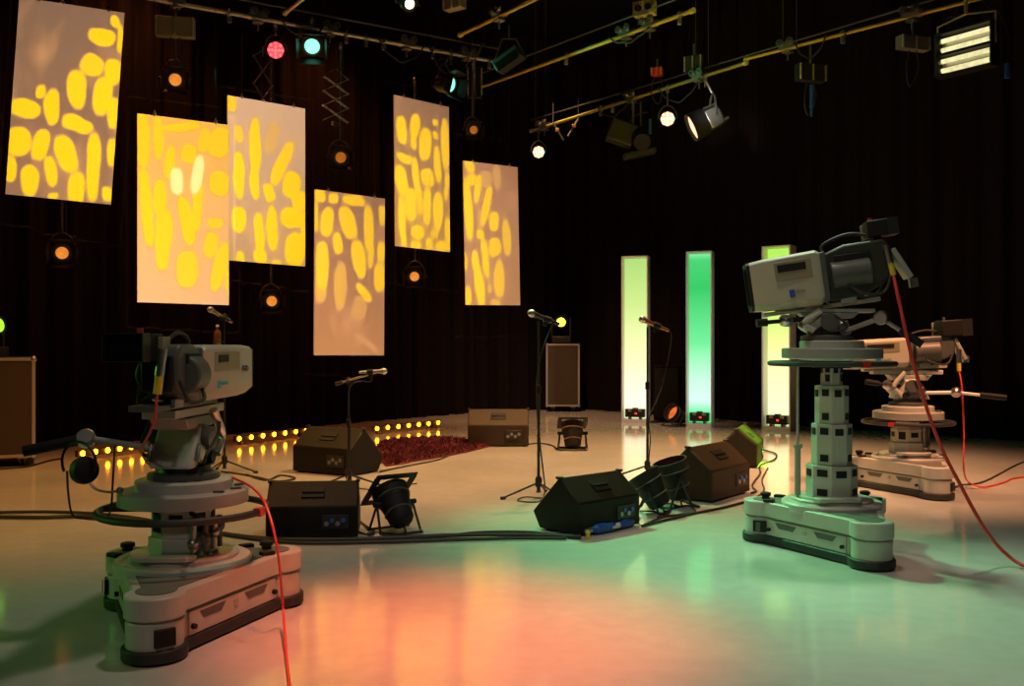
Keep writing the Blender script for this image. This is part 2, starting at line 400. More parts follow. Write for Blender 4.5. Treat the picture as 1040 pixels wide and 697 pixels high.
PAN = []
for i, d in enumerate(PANELS):
    tl, tr, br, bl = d['q']
    TL, BL = P(*tl, d['dl']), P(*bl, d['dl']); TR, BR = P(*tr, d['dr']), P(*br, d['dr'])
    O = TL; U = ((TR-TL)+(BR-BL))/2; W = ((BL-TL)+(BR-TR))/2
    O = (TL+TR+BR+BL)/4-U/2-W/2
    n = W.cross(U).normalized()
    if n.y > 0: n = -n
    base = O+U*.5+W
    t = thing('projection_screen', d['label'], 'screen', base, group='white boards hanging in front of the curtain')
    mb = B(); vs = []
    for off in (0, -.018):
        for a, b in ((0,0),(1,0),(1,1),(0,1)): vs.append(O+U*a+W*b+n*off-base)
    mb.add(vs, [(0,1,2,3),(7,6,5,4),(0,4,5,1),(1,5,6,2),(2,6,7,3),(3,7,4,0)])
    mb.build('screen_board', M['board'], t)
    for a in (.18,.85):
        p = O+U*a-base
        B().box(p+V((0,0,.012))-n*.009, (.035,.03,.05)).box(p+V((0,0,.045))-n*.009, (.012,.02,.04)).build('clip', M['steel'], t)
        top = max(5.48-(O+U*a).z, .25)
        B().tube([p+V((0,0,.05))-n*.01, p+V((0,0,top))-n*.01], .003, 5, 0).build('hanging_wire', M['black'], t)
    PAN.append((O, U, W, n))
    c_ = O+U*.5+W*.5; to = V((-c_.x,-c_.y,0)).normalized()
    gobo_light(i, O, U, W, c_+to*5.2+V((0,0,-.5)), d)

# ------------------------------------------------------------------ overhead pipes
def zp(px, py, z): return Z(px, py, z)
def pipe(name, a, b, r, label, m=None, ends=True):
    t = thing(name, label, 'pipe', a, group='overhead lighting bars')
    o = B().cyl((0,0,0), b-a, r, n=14).build('tube', M[m or 'pipe'], t)
    d = (b-a).normalized()
    for e, s in ((V((0,0,0)), -1), (b-a, 1)):
        B().cyl(e-d*.03, e+d*.03, r*1.35, n=14).build('end_cap', M['darkgrey' if m == 'darkgrey' else 'yplate'], t)
    return t
LPA, LPB = zp(160,0,5.5), zp(505,63,5.5)
dl = (LPB-LPA).normalized()
pipe('lighting_bar', LPA-dl*5, LPB, .025, 'steel lighting bar running above the six white hanging panels')
R1A, R1B = zp(487,89,5.5), zp(703,11,5.5)
pipe('lighting_bar', R1A, R1B, .027, 'yellow-lit lighting bar ending below the yellow-lit box, middle one at top', 'ypipe')
R2A, R2B = zp(540,133,5.2), zp(757,64,5.2)
d2 = (zp(1020,0,5.2)-R2A).normalized()
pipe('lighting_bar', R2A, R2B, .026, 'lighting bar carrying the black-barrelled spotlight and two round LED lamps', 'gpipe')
R3A, R3B = R2B+d2*.02+V((0,0,.05)), zp(1020,0,5.2)+d2*1.5+V((0,0,.05))
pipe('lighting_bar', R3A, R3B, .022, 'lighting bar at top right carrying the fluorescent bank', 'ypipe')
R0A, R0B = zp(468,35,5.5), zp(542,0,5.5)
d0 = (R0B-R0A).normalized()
pipe('lighting_bar', R0A, R0B+d0*2, .026, 'short golden-lit lighting bar above the fifth hanging panel', 'ypipe')
a, b = zp(290,13,5.56), zp(306,0,5.56)
pipe('lighting_bar', a, b+(b-a).normalized()*2, .025, 'short lighting bar end crossing above the red lamp')
for A_, B_, off, lb in ((R1A, R1B, .22, 'thin dark cable bar above the middle yellow-lit lighting bar'),
                    (R2A, R3B, .2, 'long thin dark cable bar above the right-hand lighting bars')):
    pipe('cable_bar', A_+V((0,0,off)), B_+V((0,0,off)), .012, lb, 'darkgrey')
pipe('cable_bar', LPA-dl*5+V((0,0,.2)), LPB+V((0,0,.2)), .012, 'thin dark cable bar above the bar over the panels', 'darkgrey')

def on_bar(A, Bb, px):
    """point of a bar seen at photo column px"""
    k = (px-CX)/FPX; d = Bb-A
    t = (A.x-k*A.y)/(k*d.y-d.x)
    return A+d*t

# trolleys: a bracket with two flanged wheels and a drop bolt
def trolley(A, Bb, px, label, s=1):
    p = on_bar(A, Bb, px); d = (Bb-A).normalized(); ang = math.atan2(d.y, d.x)
    t = thing('bar_trolley', label, 'trolley', p, ang, group='wheeled trolleys riding the lighting bars')
    B().box((0,-.05,.03), (.22*s,.008,.10*s)).box((0,.05,.03), (.22*s,.008,.10*s)).box((0,0,-.055), (.12*s,.108,.02)).build('bracket', M['steel'], t, .003)
    for x in (-.075, .075):
        w = B().lathe([(.05*s,-.018),(.05*s,-.012),(.036*s,-.010),(.036*s,.010),(.05*s,.012),(.05*s,.018)], (x*s,-.075,.07), (0,1,0), 18)
        o = w.build('wheel', M['silver'], t)
        B().cyl((x*s,-.11,.07), (x*s,-.05,.07), .012, n=10).build('axle', M['darkgrey'], o)
    B().cyl((0,0,-.06), (0,0,-.16), .012, n=8).build('drop_bolt', M['steel'], t)
    return t
TR = [(LPA,LPB,178,'trolley above the leftmost small dark connector box'),(LPA,LPB,262,'twin-wheel trolley left of the red lamp, over the zigzag hanger'),
      (LPA,LPB,335,'twin-wheel trolley over the wide zigzag hanger'),(LPA,LPB,413,'twin-wheel trolley above the fifth hanging panel'),
      (LPA,LPB,474,'last twin-wheel trolley near the end of the bar over the panels'),
      (R0A,R0B,507,'twin-wheel trolley on the short golden-lit bar'),
      (R1A,R1B,660,'trolley under the yellow-lit box on the middle bar'),(R1A,R1B,636,'trolley just left of the yellow-lit box'),
      (R2A,R2B,553,'trolley at the far end over the small red-rimmed LED lamp'),(R2A,R2B,642,'trolley above the dark unlit moving spotlight'),
      (R2A,R2B,710,'trolley above the black-barrelled lit spotlight'),
      (R3A,R3B,800,'trolley left of the dark box with the blue plug'),(R3A,R3B,926,'trolley over the studded dark connector box near the fluorescent bank')]
for A_, B_, px, lb in TR: trolley(A_, B_, px, lb)

# thin drop wires up to the ceiling
for (A_, B_, px, lb) in ((R2A,R2B,549,'pair of thin drop wires above the far end of the right bar'),(R1A,R1B,655,'pair of thin drop wires by the yellow-lit box'),
                     (R2A,R2B,713,'pair of thin drop wires above the black-barrelled spotlight'),(R3A,R3B,802,'pair of thin drop wires left of the blue plug')):
    p = on_bar(A_, B_, px)
    mb = B()
    for k in (-.09,.09): mb.tube([p+V((k,0,.03)), p+V((k,0,7.55-p.z))], .004, 5, 0)
    tag(mb.build('drop_wire', M['darkgrey']), lb, 'wire', 'drop wires of the lighting bars')

# ------------------------------------------------------------------ lantern parts
def clamp(t, top, m='steel'):
    B().box((0,0,top-.03), (.05,.04,.10)).torus((0,0,top), .045, .010, (1,0,0), 16, 6).cyl((0,0,top-.16), (0,0,top-.06), .012, n=8).build('hook_clamp', M[m], t)

def aim(d):
    """yaw of a direction and its unit vector"""
    return V(d).normalized()

def fresnel(loc, d, drop, label, lens='warm', scale=1., body='black', doors=True, group=None, pole=0, lensr=.075, doorm='black', open_=.9, name='fresnel_spotlight'):
    """spotlight centred at loc, aimed along d, hanging drop metres below its bar"""
    t = thing(name, label, 'spotlight', loc, group=group)
    d = aim(d); q = d.to_track_quat('X', 'Z'); mt = q.to_matrix().to_4x4(); s = scale
    def T(mb):
        mb.v = [mt @ (v*s) for v in mb.v]; return mb
    T(B().lathe([(.05,-.20),(.10,-.19),(.115,-.15),(.115,-.02),(.122,-.02),(.122,0),(.11,0)], (0,0,0), (1,0,0), 24)).build('housing', M[body], t)
    fin = B()
    for k in range(5): fin.box((-.17+k*.03,0,.115), (.008,.14,.03))
    T(fin).build('cooling_fins', M[body], t)
    T(B().lathe([(.0,.014),(lensr*.6,.010),(lensr,.002),(lensr,-.004)], (0,0,0), (1,0,0), 24, cap=False)).build('lens', G[lens], t)
    T(B().torus((.004,0,0), lensr+.014, .014, (1,0,0), 24, 6)).build('lens_ring', M['darkgrey'], t)
    if doors:
        for a in range(4):
            mb = B(); w = .13 if a % 2 == 0 else .10
            vs = [(0,-w,.125),(0,w,.125),(.13,w*1.15,.125+.13*(1-open_)+.03),(.13,-w*1.15,.125+.13*(1-open_)+.03)]
            vs += [(x,y,z+.004) for x,y,z in vs]
            rm = Matrix.Rotation(a*pi/2, 4, 'X')
            mb.add(vs, [(0,1,2,3),(7,6,5,4),(0,4,5,1),(1,5,6,2),(2,6,7,3),(3,7,4,0)], rm)
            T(mb).build('barn_door', M[doorm], t)
    # yoke
    side = q @ V((0,1,0)); pts = []
    for k in range(9):
        a_ = pi*k/8; pts.append(side*(cos(a_)*.16*s)+V((0,0,1))*(sin(a_)*.24*s)+d*(-.09*s))
    B().tube(pts, .011*s, 8, 2).build('yoke', M['darkgrey'], t)
    top = max(drop, .3*s)
    B().cyl(V((0,0,.24*s))+d*(-.09*s), V((0,0,top-.1))+d*(-.05*s), .014, n=8).build('hanging_stem', M['darkgrey'], t)
    clamp(t, top)
    B().tube([d*(-.19*s)+V((0,0,.0)), d*(-.30*s)+V((0,0,-.06*s)), d*(-.26*s)+V((.05,0,.25*s)), V((.03,0,top-.05))], .007, 6).build('power_cable', M['rubber'], t)
    for sg in (-1, 1):
        B().cyl(side*(.15*s*sg)+d*(-.09*s), side*(.19*s*sg)+d*(-.09*s), .025*s, n=10).build('tilt_knob', M['matte'], t)
    return t

def led_par(loc, d, drop, label, lens='redled', s=1., n=12):
    t = thing('led_par_lamp', label, 'stage light', loc, group='round LED lamps on the lighting bars')
    d = aim(d); q = d.to_track_quat('X', 'Z'); mt = q.to_matrix().to_4x4()
    def T(mb): mb.v = [mt @ (v*s) for v in mb.v]; return mb
    T(B().lathe([(.03,-.20),(.07,-.19),(.10,-.10),(.115,0),(.115,.02),(.105,.02),(.10,-.005)], (0,0,0), (1,0,0), 24)).build('can', M['black'], t)
    T(B().lathe([(0,.002),(.104,.0)], (0,0,0), (1,0,0), 24, cap=False)).build('lamp_face', G['redplate' if lens == 'redled' else 'mixplate'], t)
    for k in range(n+1):
        r_, a_ = (0,0) if k == 0 else ((.045, k*2*pi/4) if k < 5 else (.085, (k-5)*2*pi/8))
        T(B().sphere((.004, r_*cos(a_), r_*sin(a_)), .021, 10, 6)).build('led', G[lens if k % 5 else ('green' if lens == 'mixled' and k == 5 else lens)], t)
    side = q @ V((0,1,0)); pts = [side*(cos(pi*k/8)*.14*s)+V((0,0,1))*(sin(pi*k/8)*.2*s)+d*(-.06*s) for k in range(9)]
    B().tube(pts, .010*s, 8, 2).build('yoke', M['darkgrey'], t)
    B().cyl(V((0,0,.2*s))+d*(-.06*s), V((0,0,drop-.1)), .012, n=8).build('hanging_stem', M['darkgrey'], t)
    clamp(t, drop)
    return t

CAM = V((0,0,H))
def tocam(p, dz=0, dx=0, dy=0): return (CAM-p).normalized()+V((dx,dy,dz))

# orange fresnels around the panels
for px, py, dd, lens, dx, lb in ((178,81,12.0,'warm',0,'spotlight with round amber lens above the second hanging panel'),
        (346,160,13.6,'warmdim',.1,'spotlight with dim amber lens above the lowest hanging panel'),
        (63,257,11.9,'warm',.0,'spotlight with amber lens below the leftmost hanging panel'),
        (276,306,14.0,'warm',.15,'spotlight with amber lens below the third hanging panel'),
        (421,281,15.4,'warm',-.1,'spotlight with amber lens below the fifth hanging panel'),
        (481,132,14.6,'warmdim',.25,'small spotlight with dim amber lens above the rightmost hanging panel')):
    p = P(px, py, dd)
    fresnel(p, tocam(p, -.05, dx), 5.46-p.z, lb, lens, 1.0 if px != 481 else .8, group='amber spotlights around the hanging panels', lensr=.072, doorm='matte')
# green ones
for px, py, dd, dx, lb in ((317,47,13.0,-.05,'spotlight with round green lens and green-lit barn door beside the red lamp'),
                           (458,86,14.1,1.7,'spotlight with green lens turned sideways above the fifth hanging panel')):
    p = P(px, py, dd)
    fresnel(p, tocam(p, -.32, dx), max(5.5-p.z, .3), lb, 'greenlens', 1.15, group='green spotlights', lensr=.085)
    gl = bpy.data.lights.new('green_lamp', 'SPOT'); gl.energy = 80; gl.color = (.1,1,.5); gl.spot_size = R(100); gl.shadow_soft_size = .04
    go = bpy.data.objects.new('green_lamp', gl); COL.objects.link(go); dd_ = tocam(p,-.32,dx); go.location = p+dd_.normalized()*.045
    go.rotation_euler = dd_.to_track_quat('-Z','Y').to_euler()
# LED pars
p = P(280,51,12.8); led_par(p, tocam(p), 5.5-p.z, 'round lamp glowing red above the third hanging panel', 'redled')
p = on_bar(R2A,R2B,547)+V((0,0,-.42)); led_par(p, tocam(p), .42, 'small round lamp glowing pink with a red rim at far end of the right bar', 'mixled')
p = on_bar(R2A,R2B,678)+V((0,0,-.47)); led_par(p, tocam(p), .47, 'round lamp of warm white LEDs left of the black-barrelled spotlight', 'mixled')
# bright lamp at the very top
p = P(416,4,11.6); fresnel(p, tocam(p, -.2, .35), .35, 'brightest pale lamp cut by the top edge above the fifth panel', 'hot', .8, doors=False, lensr=.07)

# big lit spotlight: silver back, black snoot
p = on_bar(R2A,R2B,716)+V((0,0,-.66))
dv = V((-.88,.00,-.42)).normalized()
t = thing('snoot_spotlight', 'large spotlight with wide black barrel and silver back glowing peach', 'spotlight', p)
mt = dv.to_track_quat('X','Z').to_matrix().to_4x4()
def T_(mb):
    mb.v = [mt @ (v*.74) for v in mb.v]; return mb
T_(B().lathe([(.205,-.02),(.27,.0),(.285,.30),(.275,.30),(.262,.02)], (0,0,0), (1,0,0), 32)).build('barrel', M['matte'], t)
T_(B().lathe([(.0,.27),(.15,.265),(.255,.235),(.268,.225)], (0,0,0), (1,0,0), 32, cap=False)).build('lens', G['key'], t)
T_(B().prism([(-.20,-.20),(.16,-.20),(.22,-.10),(.22,.10),(.16,.20),(-.20,.20)], -.30, -.02, Matrix(((0,0,1,0),(0,1,0,0),(1,0,0,0),(0,0,0,1)))).box((-.32,0,0),(.05,.22,.24))).build('lamp_house', M['silver'], t, .01)
fn = B()
for k in range(6): fn.box((-.28+k*.045,0,.225),(.012,.24,.03))
T_(fn).build('vent_fins', M['steel'], t)
T_(B().box((-.36,.0,-.14),(.10,.36,.05)).cyl((-.30,-.26,0),(-.30,-.2,0),.03)).build('rear_handle', M['silver'], t, .006)
side = mt.to_3x3() @ V((0,1,0))
pts = [side*(cos(pi*k/8)*.25)+V((0,0,1))*(sin(pi*k/8)*.34)+dv*(-.12) for k in range(9)]
B().tube(pts, .014, 8, 2).build('yoke', M['darkgrey'], t)
B().cyl(V((0,0,.36))+dv*-.12, V((0,0,.60)), .018).build('hanging_stem', M['silver'], t)
clamp(t, .66)
kl = bpy.data.lights.new('snoot_lamp','SPOT'); kl.energy = 22; kl.color = (1,.62,.36); kl.spot_size = R(70); kl.shadow_soft_size = .15
ko = bpy.data.objects.new('snoot_lamp', kl); COL.objects.link(ko); ko.location = p+dv*.36; ko.rotation_euler = dv.to_track_quat('-Z','Y').to_euler()

# dark moving spotlight
p = on_bar(R2A,R2B,643)+V((0,0,-.55))
t = thing('moving_head_light', 'unlit dark moving spotlight with box and bracket left of the warm LED lamp', 'stage light', p)
B().box((-.18,0,.0),(.42,.30,.34),(0,.35,0)).build('lamp_box', M['olive'], t, .02)
B().cyl((.1,-.05,-.05),(.1,-.32,-.2),.15,.13,n=20).build('head', M['matte'], t)
B().box((.10,0,-.32),(.5,.26,.08),(0,-.2,0)).build('base_tray', M['olive'], t, .01)
B().torus((.2,0,.05), .28, .012, (0,1,0), 24, 6, -1.2, 1.7).build('cable_loop', M['rubber'], t)
B().cyl((0,0,.15),(0,0,.5),.02).cyl((.12,0,.1),(.12,0,.5),.012).build('hanging_stem', M['darkgrey'], t)
B().box((.26,-.05,.1),(.05,.06,.24)).build('plug', M['blue'], t, .01)
clamp(t, .55)

# zigzag pantograph hangers
def pantograph(p, w, cell, n, top, label, ry=0):
    t = thing('pantograph_hanger', label, 'hanger', p, math.atan2(dl.y, dl.x), group='zigzag pantograph hangers')
    for k in range(n):
        z0 = -cell*k; z1 = z0-cell
        for s in (-1, 1):
            for off in (-.02,.02):
                B().cyl((s*w/2, off*s, z0), (-s*w/2, off*s, z1), .005, n=6).build('strut', M['steel'], t)
        for x in (-w/2, w/2):
            B().cyl((x,-.03,z0),(x,.03,z0),.012,n=8).build('pivot', M['silver'], t)
        B().cyl((0,-.03,z0-cell/2),(0,.03,z0-cell/2),.012,n=8).build('pivot', M['silver'], t)
    B().cyl((0,0,.05*top),(0,0,top),.010,n=8).build('drop_chain', M['steel'], t)
    B().tube([(-w/2,0,0),(0,0,.1*top+.08),(w/2,0,0)],.005,6,0).build('top_link', M['steel'], t)
    B().box((0,0,-cell*n-.03),(.10,.06,.05)).build('hanging_plate', M['steel'], t)
    return t
pp = P(267,58,13.6); pantograph(pp, .26, .38, 2, 5.45-pp.z, 'single-diamond zigzag hanger left of the red lamp')
pp = P(341,79,13.5); pantograph(pp, .36, .2, 3, 5.45-pp.z, 'wide zigzag hanger over the dim amber spotlight')

# studded connector boxes
def connector_box(p, wx, hz, label, m='darkgrey', top=.3, yaw=0, plug=None, tail=True, studs=7):
    t = thing('connector_box', label, 'connector box', p, yaw, group='connector boxes on the lighting bars')
    B().box((0,0,0),(wx,.12,hz)).build('box', M[m], t, .006)
    for side in (-1,0,1):
        st = B().box((side*wx*.47,-.062,0),(.018,.006,hz*.9))
        for k in range(studs): st.cyl((side*wx*.47, -.06, -hz*.42+hz*.84*k/(studs-1)),(side*wx*.47, -.078, -hz*.42+hz*.84*k/(studs-1)),.011,n=8)
        st.build('terminal_strip', M['alu'], t)
    B().cyl((0,0,hz/2),(0,0,top),.014,n=8).build('hanging_stem', M['steel'], t)
    if tail:
        B().tube([(-.05,0,-hz/2),(-.09,0,-hz/2-.25),(0,.05,-hz/2-.42),(.08,0,-hz/2-.22),(.05,0,-hz/2)],.009,6).build('cable_loop', M['rubber'], t)
    if plug:
        B().cyl((0,-.03,-hz/2-.05),(0,-.03,-hz/2-.34),.028,n=12).cyl((0,-.03,-hz/2-.34),(0,-.03,-hz/2-.46),.018,n=12).build('plug', M[plug], t)
    return t
p = P(178,28,12.0); connector_box(p, .46, .24, 'dark studded connector box above the leftmost amber spotlight', 'tan', 5.5-p.z, .2)
p = on_bar(R3A,R3B,823)+V((0,0,-.40)); connector_box(p, .40, .22, 'dark connector box with a blue plug hanging under it', 'matte', .4, .3, 'blue')
p = on_bar(R3A,R3B,927)+V((0,0,-.33)); connector_box(p, .40, .16, 'studded connector box left of the fluorescent bank', 'deck', .33, .3)
p = P(655,9,13.4); t = connector_box(p, .30, .20, 'yellow-lit connector box with two sockets at the top edge', 'yplate', .4, -.5, tail=False)
for x in (-.07,.07):
    B().cyl((x,-.055,0),(x,-.09,0),.045,n=16).build('socket', M['matte'], t)
p = on_bar(R2A,R2B,706)+V((0,.1,.24)); connector_box(p, .26, .24, 'olive connector box on the bar over the black-barrelled spotlight', 'olive', .3, -.5, tail=False)
p = on_bar(R2A,R2B,668)+V((0,.05,.30)); connector_box(p, .16, .12, 'small red-lit connector box between the two round LED lamps', 'redd', .2, -.4, studs=3)  # red light on this box is put into its colour
p = P(462,4,11.9); connector_box(p, .26, .14, 'boxy unlit fixture at the top edge left of the golden-lit bar', 'tan', .4, -.6, tail=False)
p = P(517,61,14.0)
t = thing('floodlight', 'unlit dark floodlight tilted at the end of the middle bar', 'floodlight', p)
B().box((0,0,0),(.42,.26,.16),(0,-.5,-.4)).build('housing', M['olive'], t, .01)
B().box((-.03,-.14,-.04),(.36,.02,.12),(0,-.5,-.4)).build('glass', M['glassd'], t)
B().tube([(-.2,0,0),(-.1,0,.3),(.1,0,.3),(.2,0,.1)],.012,6,0).cyl((0,0,.3),(0,0,.5),.015).build('yoke', M['darkgrey'], t)
# spare rods/clamps cluster near the junction of bars
for px, py, dd, lb, kk in ((484,57,13.9,'shiny angled clamp rod by the end of the bar over the panels',(.10,0,.20)),(566,132,17.2,'short angled rod left below the far right bar',(.12,0,-.2)),(583,128,17.0,'pale angled rod beside the far right bar',(-.12,0,-.2))):
    p = P(px, py, dd); v = V(kk)
    t = thing('clamp_rod', lb, 'clamp', p)
    B().cyl(-v*.6, v*.9, .018, n=10).build('rod', M['silver'], t)
    B().box(V((0,0,0)), (.07,.05,.06)).build('grip', M['copper'], t, .005)
    B().cyl(-v*.6, v*-.6+V((0,0,.35)), .006, n=6).build('tether', M['darkgrey'], t)
for px, lb, A_, B_ in ((390,'small dark clamp with pale pin at the join of the bars',LPA,LPB),(440,'small dark clamp left of the sideways green lamp',LPA,LPB),(305,'small clamp between red and green lamps',LPA,LPB),(610,'cluster of small clamps on the far right bar',R2A,R2B),(622,'bright small clamp on the far right bar',R2A,R2B),(856,'small shiny clamp near the right bar start',R3A,R3B)):
    p = on_bar(A_, B_, px)
    t = thing('bar_clamp', lb, 'clamp', p, group='small clamps on the lighting bars')
    B().torus((0,0,0),.045,.012,(1,.4,0),16,6).box((0,0,-.08),(.05,.05,.08)).build('jaw', M['steel'], t, .004)
    B().cyl((0,-.05,-.05),(0,-.12,-.05),.01,n=8).box((0,-.12,-.05),(.05,.012,.016)).build('wing_bolt', M['silver'], t)

p = P(482,84,14.9); connector_box(p, .22, .46, 'tall dark studded connector box right of the sideways green lamp', 'matte', .5, .1, tail=False, studs=9)
for px, lb, A_, B_ in ((352,'small clamp right of the wide zigzag hanger',LPA,LPB),(372,'small clamp midway between zigzag hanger and fifth panel',LPA,LPB),(497,'small clamp at the very end of the bar over the panels',LPA,LPB),(233,'small clamp above the left top corner of the third hanging panel',LPA,LPB),(575,'small clamp on the left half of the middle yellow-lit bar',R1A,R1B),(690,'small clamp near the bright end of the middle yellow-lit bar',R1A,R1B)):
    p = on_bar(A_, B_, px)
    t = thing('bar_clamp', lb, 'clamp', p, group='small clamps on the lighting bars')
    B().torus((0,0,0),.045,.012,(1,.4,0),16,6).box((0,0,-.08),(.05,.05,.08)).build('jaw', M['steel'], t, .004)
    B().cyl((0,-.05,-.05),(0,-.12,-.05),.01,n=8).box((0,-.12,-.05),(.05,.012,.016)).build('wing_bolt', M['silver'], t)
def swag(A_, B_, p0, p1, drop, label):
    a, b = on_bar(A_, B_, p0), on_bar(A_, B_, p1); pts = []
    for k in range(7):
        f = k/6; pts.append(a.lerp(b, f)+V((0,-.05,.04-drop*4*f*(1-f)-(.02 if k % 2 else 0))))
    tag(B().tube(pts, .012, 6, 5).build('cable_swag', M['rubber']), label, 'cable', 'cables swagged under the lighting bars')
swag(LPA,LPB,384,432,.28,'black cable swagged under the bar above the fifth panel')
swag(LPA,LPB,436,478,.36,'black cable swagged under the bar by the sideways green lamp')
swag(LPA,LPB,286,330,.18,'black cable swagged between red lamp and green lamp')
swag(R2A,R2B,668,712,.30,'cable swagged under the bar by the black-barrelled spotlight')
swag(R2A,R2B,606,640,.22,'cable swagged left of the unlit moving spotlight')
swag(R3A,R3B,806,838,.24,'cable swagged beside the box with the blue plug')
swag(R1A,R1B,618,662,.16,'cable swagged under the yellow-lit box')

# fluorescent bank
c = P(981,51,10.9)
t = thing('fluorescent_bank', 'black bank of four lit yellowish tubes at top right', 'fluorescent light', c, rot=(0,0,R(-56)))
wx, hz = .66, .47
fr = B().box((0,.08,0),(wx,.02,hz)).box((0,0,hz/2),(wx,.16,.02)).box((0,0,-hz/2),(wx,.16,.02)).box((-wx/2,0,0),(.02,.16,hz+.02)).box((wx/2,0,0),(.02,.16,hz+.02)).box((0,0,0),(wx,.14,.03))
fr.build('frame', M['matte'], t)
for s in (-1,1):
    rf = B().box((0,.06,s*.115),(wx*.95,.01,.2)).build('reflector', M['alu'], t)
    for k in (-1,1):
        z = s*.115+k*.052
        tb = B().cyl((-.295,0,z),(.295,0,z),.026,n=14).build('tube', G['tube'], t)
        B().cyl((-.315,0,z),(-.285,0,z),.029,n=14).cyl((.285,0,z),(.315,0,z),.029,n=14).build('tube_cap', M['white'], tb)
B().tube([(-.34,0,0),(-.34,0,.34),(0,0,.40),(.34,0,.34),(.34,0,0)],.012,6,0).cyl((0,0,.4),(0,0,.62),.02).build('yoke', M['yplate'], t)
B().tube([(-.2,.05,.24),(-.26,.05,.42),(-.15,.05,.40),(-.14,.05,.24)],.008,6).build('cable_loop', M['rubber'], t)
p = P(1023,72,10.8)
t = thing('hanging_plug', 'blue cable plug hanging on a loop right of the fluorescent bank', 'plug', p)
B().cyl((0,0,-.08),(0,0,.08),.03,n=12).build('plug_body', M['blue'], t)
B().tube([(0,0,.08),(.02,0,.35),(-.08,0,.62),(-.22,0,.70)],.008,6).build('cable', M['rubber'], t)

# ------------------------------------------------------------------ lit columns
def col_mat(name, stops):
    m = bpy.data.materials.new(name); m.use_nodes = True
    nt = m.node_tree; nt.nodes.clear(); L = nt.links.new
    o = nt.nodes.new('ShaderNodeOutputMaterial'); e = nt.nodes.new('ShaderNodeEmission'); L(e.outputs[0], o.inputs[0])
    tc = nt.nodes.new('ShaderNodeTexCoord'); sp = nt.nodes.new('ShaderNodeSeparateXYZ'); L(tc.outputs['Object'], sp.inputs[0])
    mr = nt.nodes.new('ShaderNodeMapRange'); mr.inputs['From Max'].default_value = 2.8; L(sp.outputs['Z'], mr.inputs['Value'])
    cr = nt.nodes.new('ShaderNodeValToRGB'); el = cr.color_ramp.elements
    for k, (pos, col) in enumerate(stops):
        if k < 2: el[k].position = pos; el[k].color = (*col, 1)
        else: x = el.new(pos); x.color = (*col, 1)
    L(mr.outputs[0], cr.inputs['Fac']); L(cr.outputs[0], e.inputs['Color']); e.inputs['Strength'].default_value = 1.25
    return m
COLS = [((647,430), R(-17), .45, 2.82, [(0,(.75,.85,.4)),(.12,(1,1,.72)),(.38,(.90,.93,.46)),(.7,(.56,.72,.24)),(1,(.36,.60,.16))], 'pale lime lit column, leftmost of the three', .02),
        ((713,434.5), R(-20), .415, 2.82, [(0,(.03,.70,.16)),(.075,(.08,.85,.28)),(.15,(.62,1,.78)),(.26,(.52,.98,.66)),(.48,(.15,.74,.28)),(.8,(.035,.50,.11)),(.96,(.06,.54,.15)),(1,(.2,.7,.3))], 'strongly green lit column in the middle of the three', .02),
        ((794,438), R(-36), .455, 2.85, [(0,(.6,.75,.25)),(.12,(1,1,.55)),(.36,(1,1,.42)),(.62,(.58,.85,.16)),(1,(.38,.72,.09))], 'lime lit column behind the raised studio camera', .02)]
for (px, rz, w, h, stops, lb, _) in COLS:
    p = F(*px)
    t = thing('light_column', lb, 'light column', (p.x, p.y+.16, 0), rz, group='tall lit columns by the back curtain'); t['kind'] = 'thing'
    dp = .26; th = .02
    B().box((-w/2+th/2,0,h/2),(th,dp,h)).box((w/2-th/2,0,h/2),(th,dp,h)).box((0,0,h-th/2),(w,dp,th)).box((0,0,.03),(w,dp,.06)).box((0,dp/2-.01,h/2),(w,.02,h)).build('shell', M['white'], t)
    B().box((0,dp/2-.05,h/2+.02),(w-2*th,.01,h-.1)).build('glowing_back', col_mat('column_glow_gradient', stops), t)  # back board glows in a gradient, standing for the uplighter's light
    u = thing('led_uplighter', 'small black LED uplighter with red display inside the '+('leftmost' if px[0] < 700 else 'middle' if px[0] < 750 else 'right-hand')+' lit column', 'uplighter', t.matrix_world @ V((0,0,0)), rz, group='uplighters inside the columns')
    c_, s_ = cos(rz), sin(rz); u.location = (p.x+s_*.05, p.y+.16-c_*.05, .06)
    uw = w*.66
    B().box((0,0,.105),(uw*1.12,.12,.14)).build('body', M['black'], u, .01)
    for e in (-.3,.3): B().box((uw*e,0,.02),(.04,.12,.04)).build('foot_bracket', M['darkgrey'], u)
    B().box((.02,-.063,.10),(.035,.008,.025)).build('display', G['dot'], u)
    for e in (-.28,.3): B().box((uw*e,-.064,.15),(.06,.008,.04)).build('control_key', M['silver'], u)
    B().lathe([(.05,0),(.05,.02)],(0,0,.175),(0,0,1),16).build('lamp_face', M['glassd'], u)

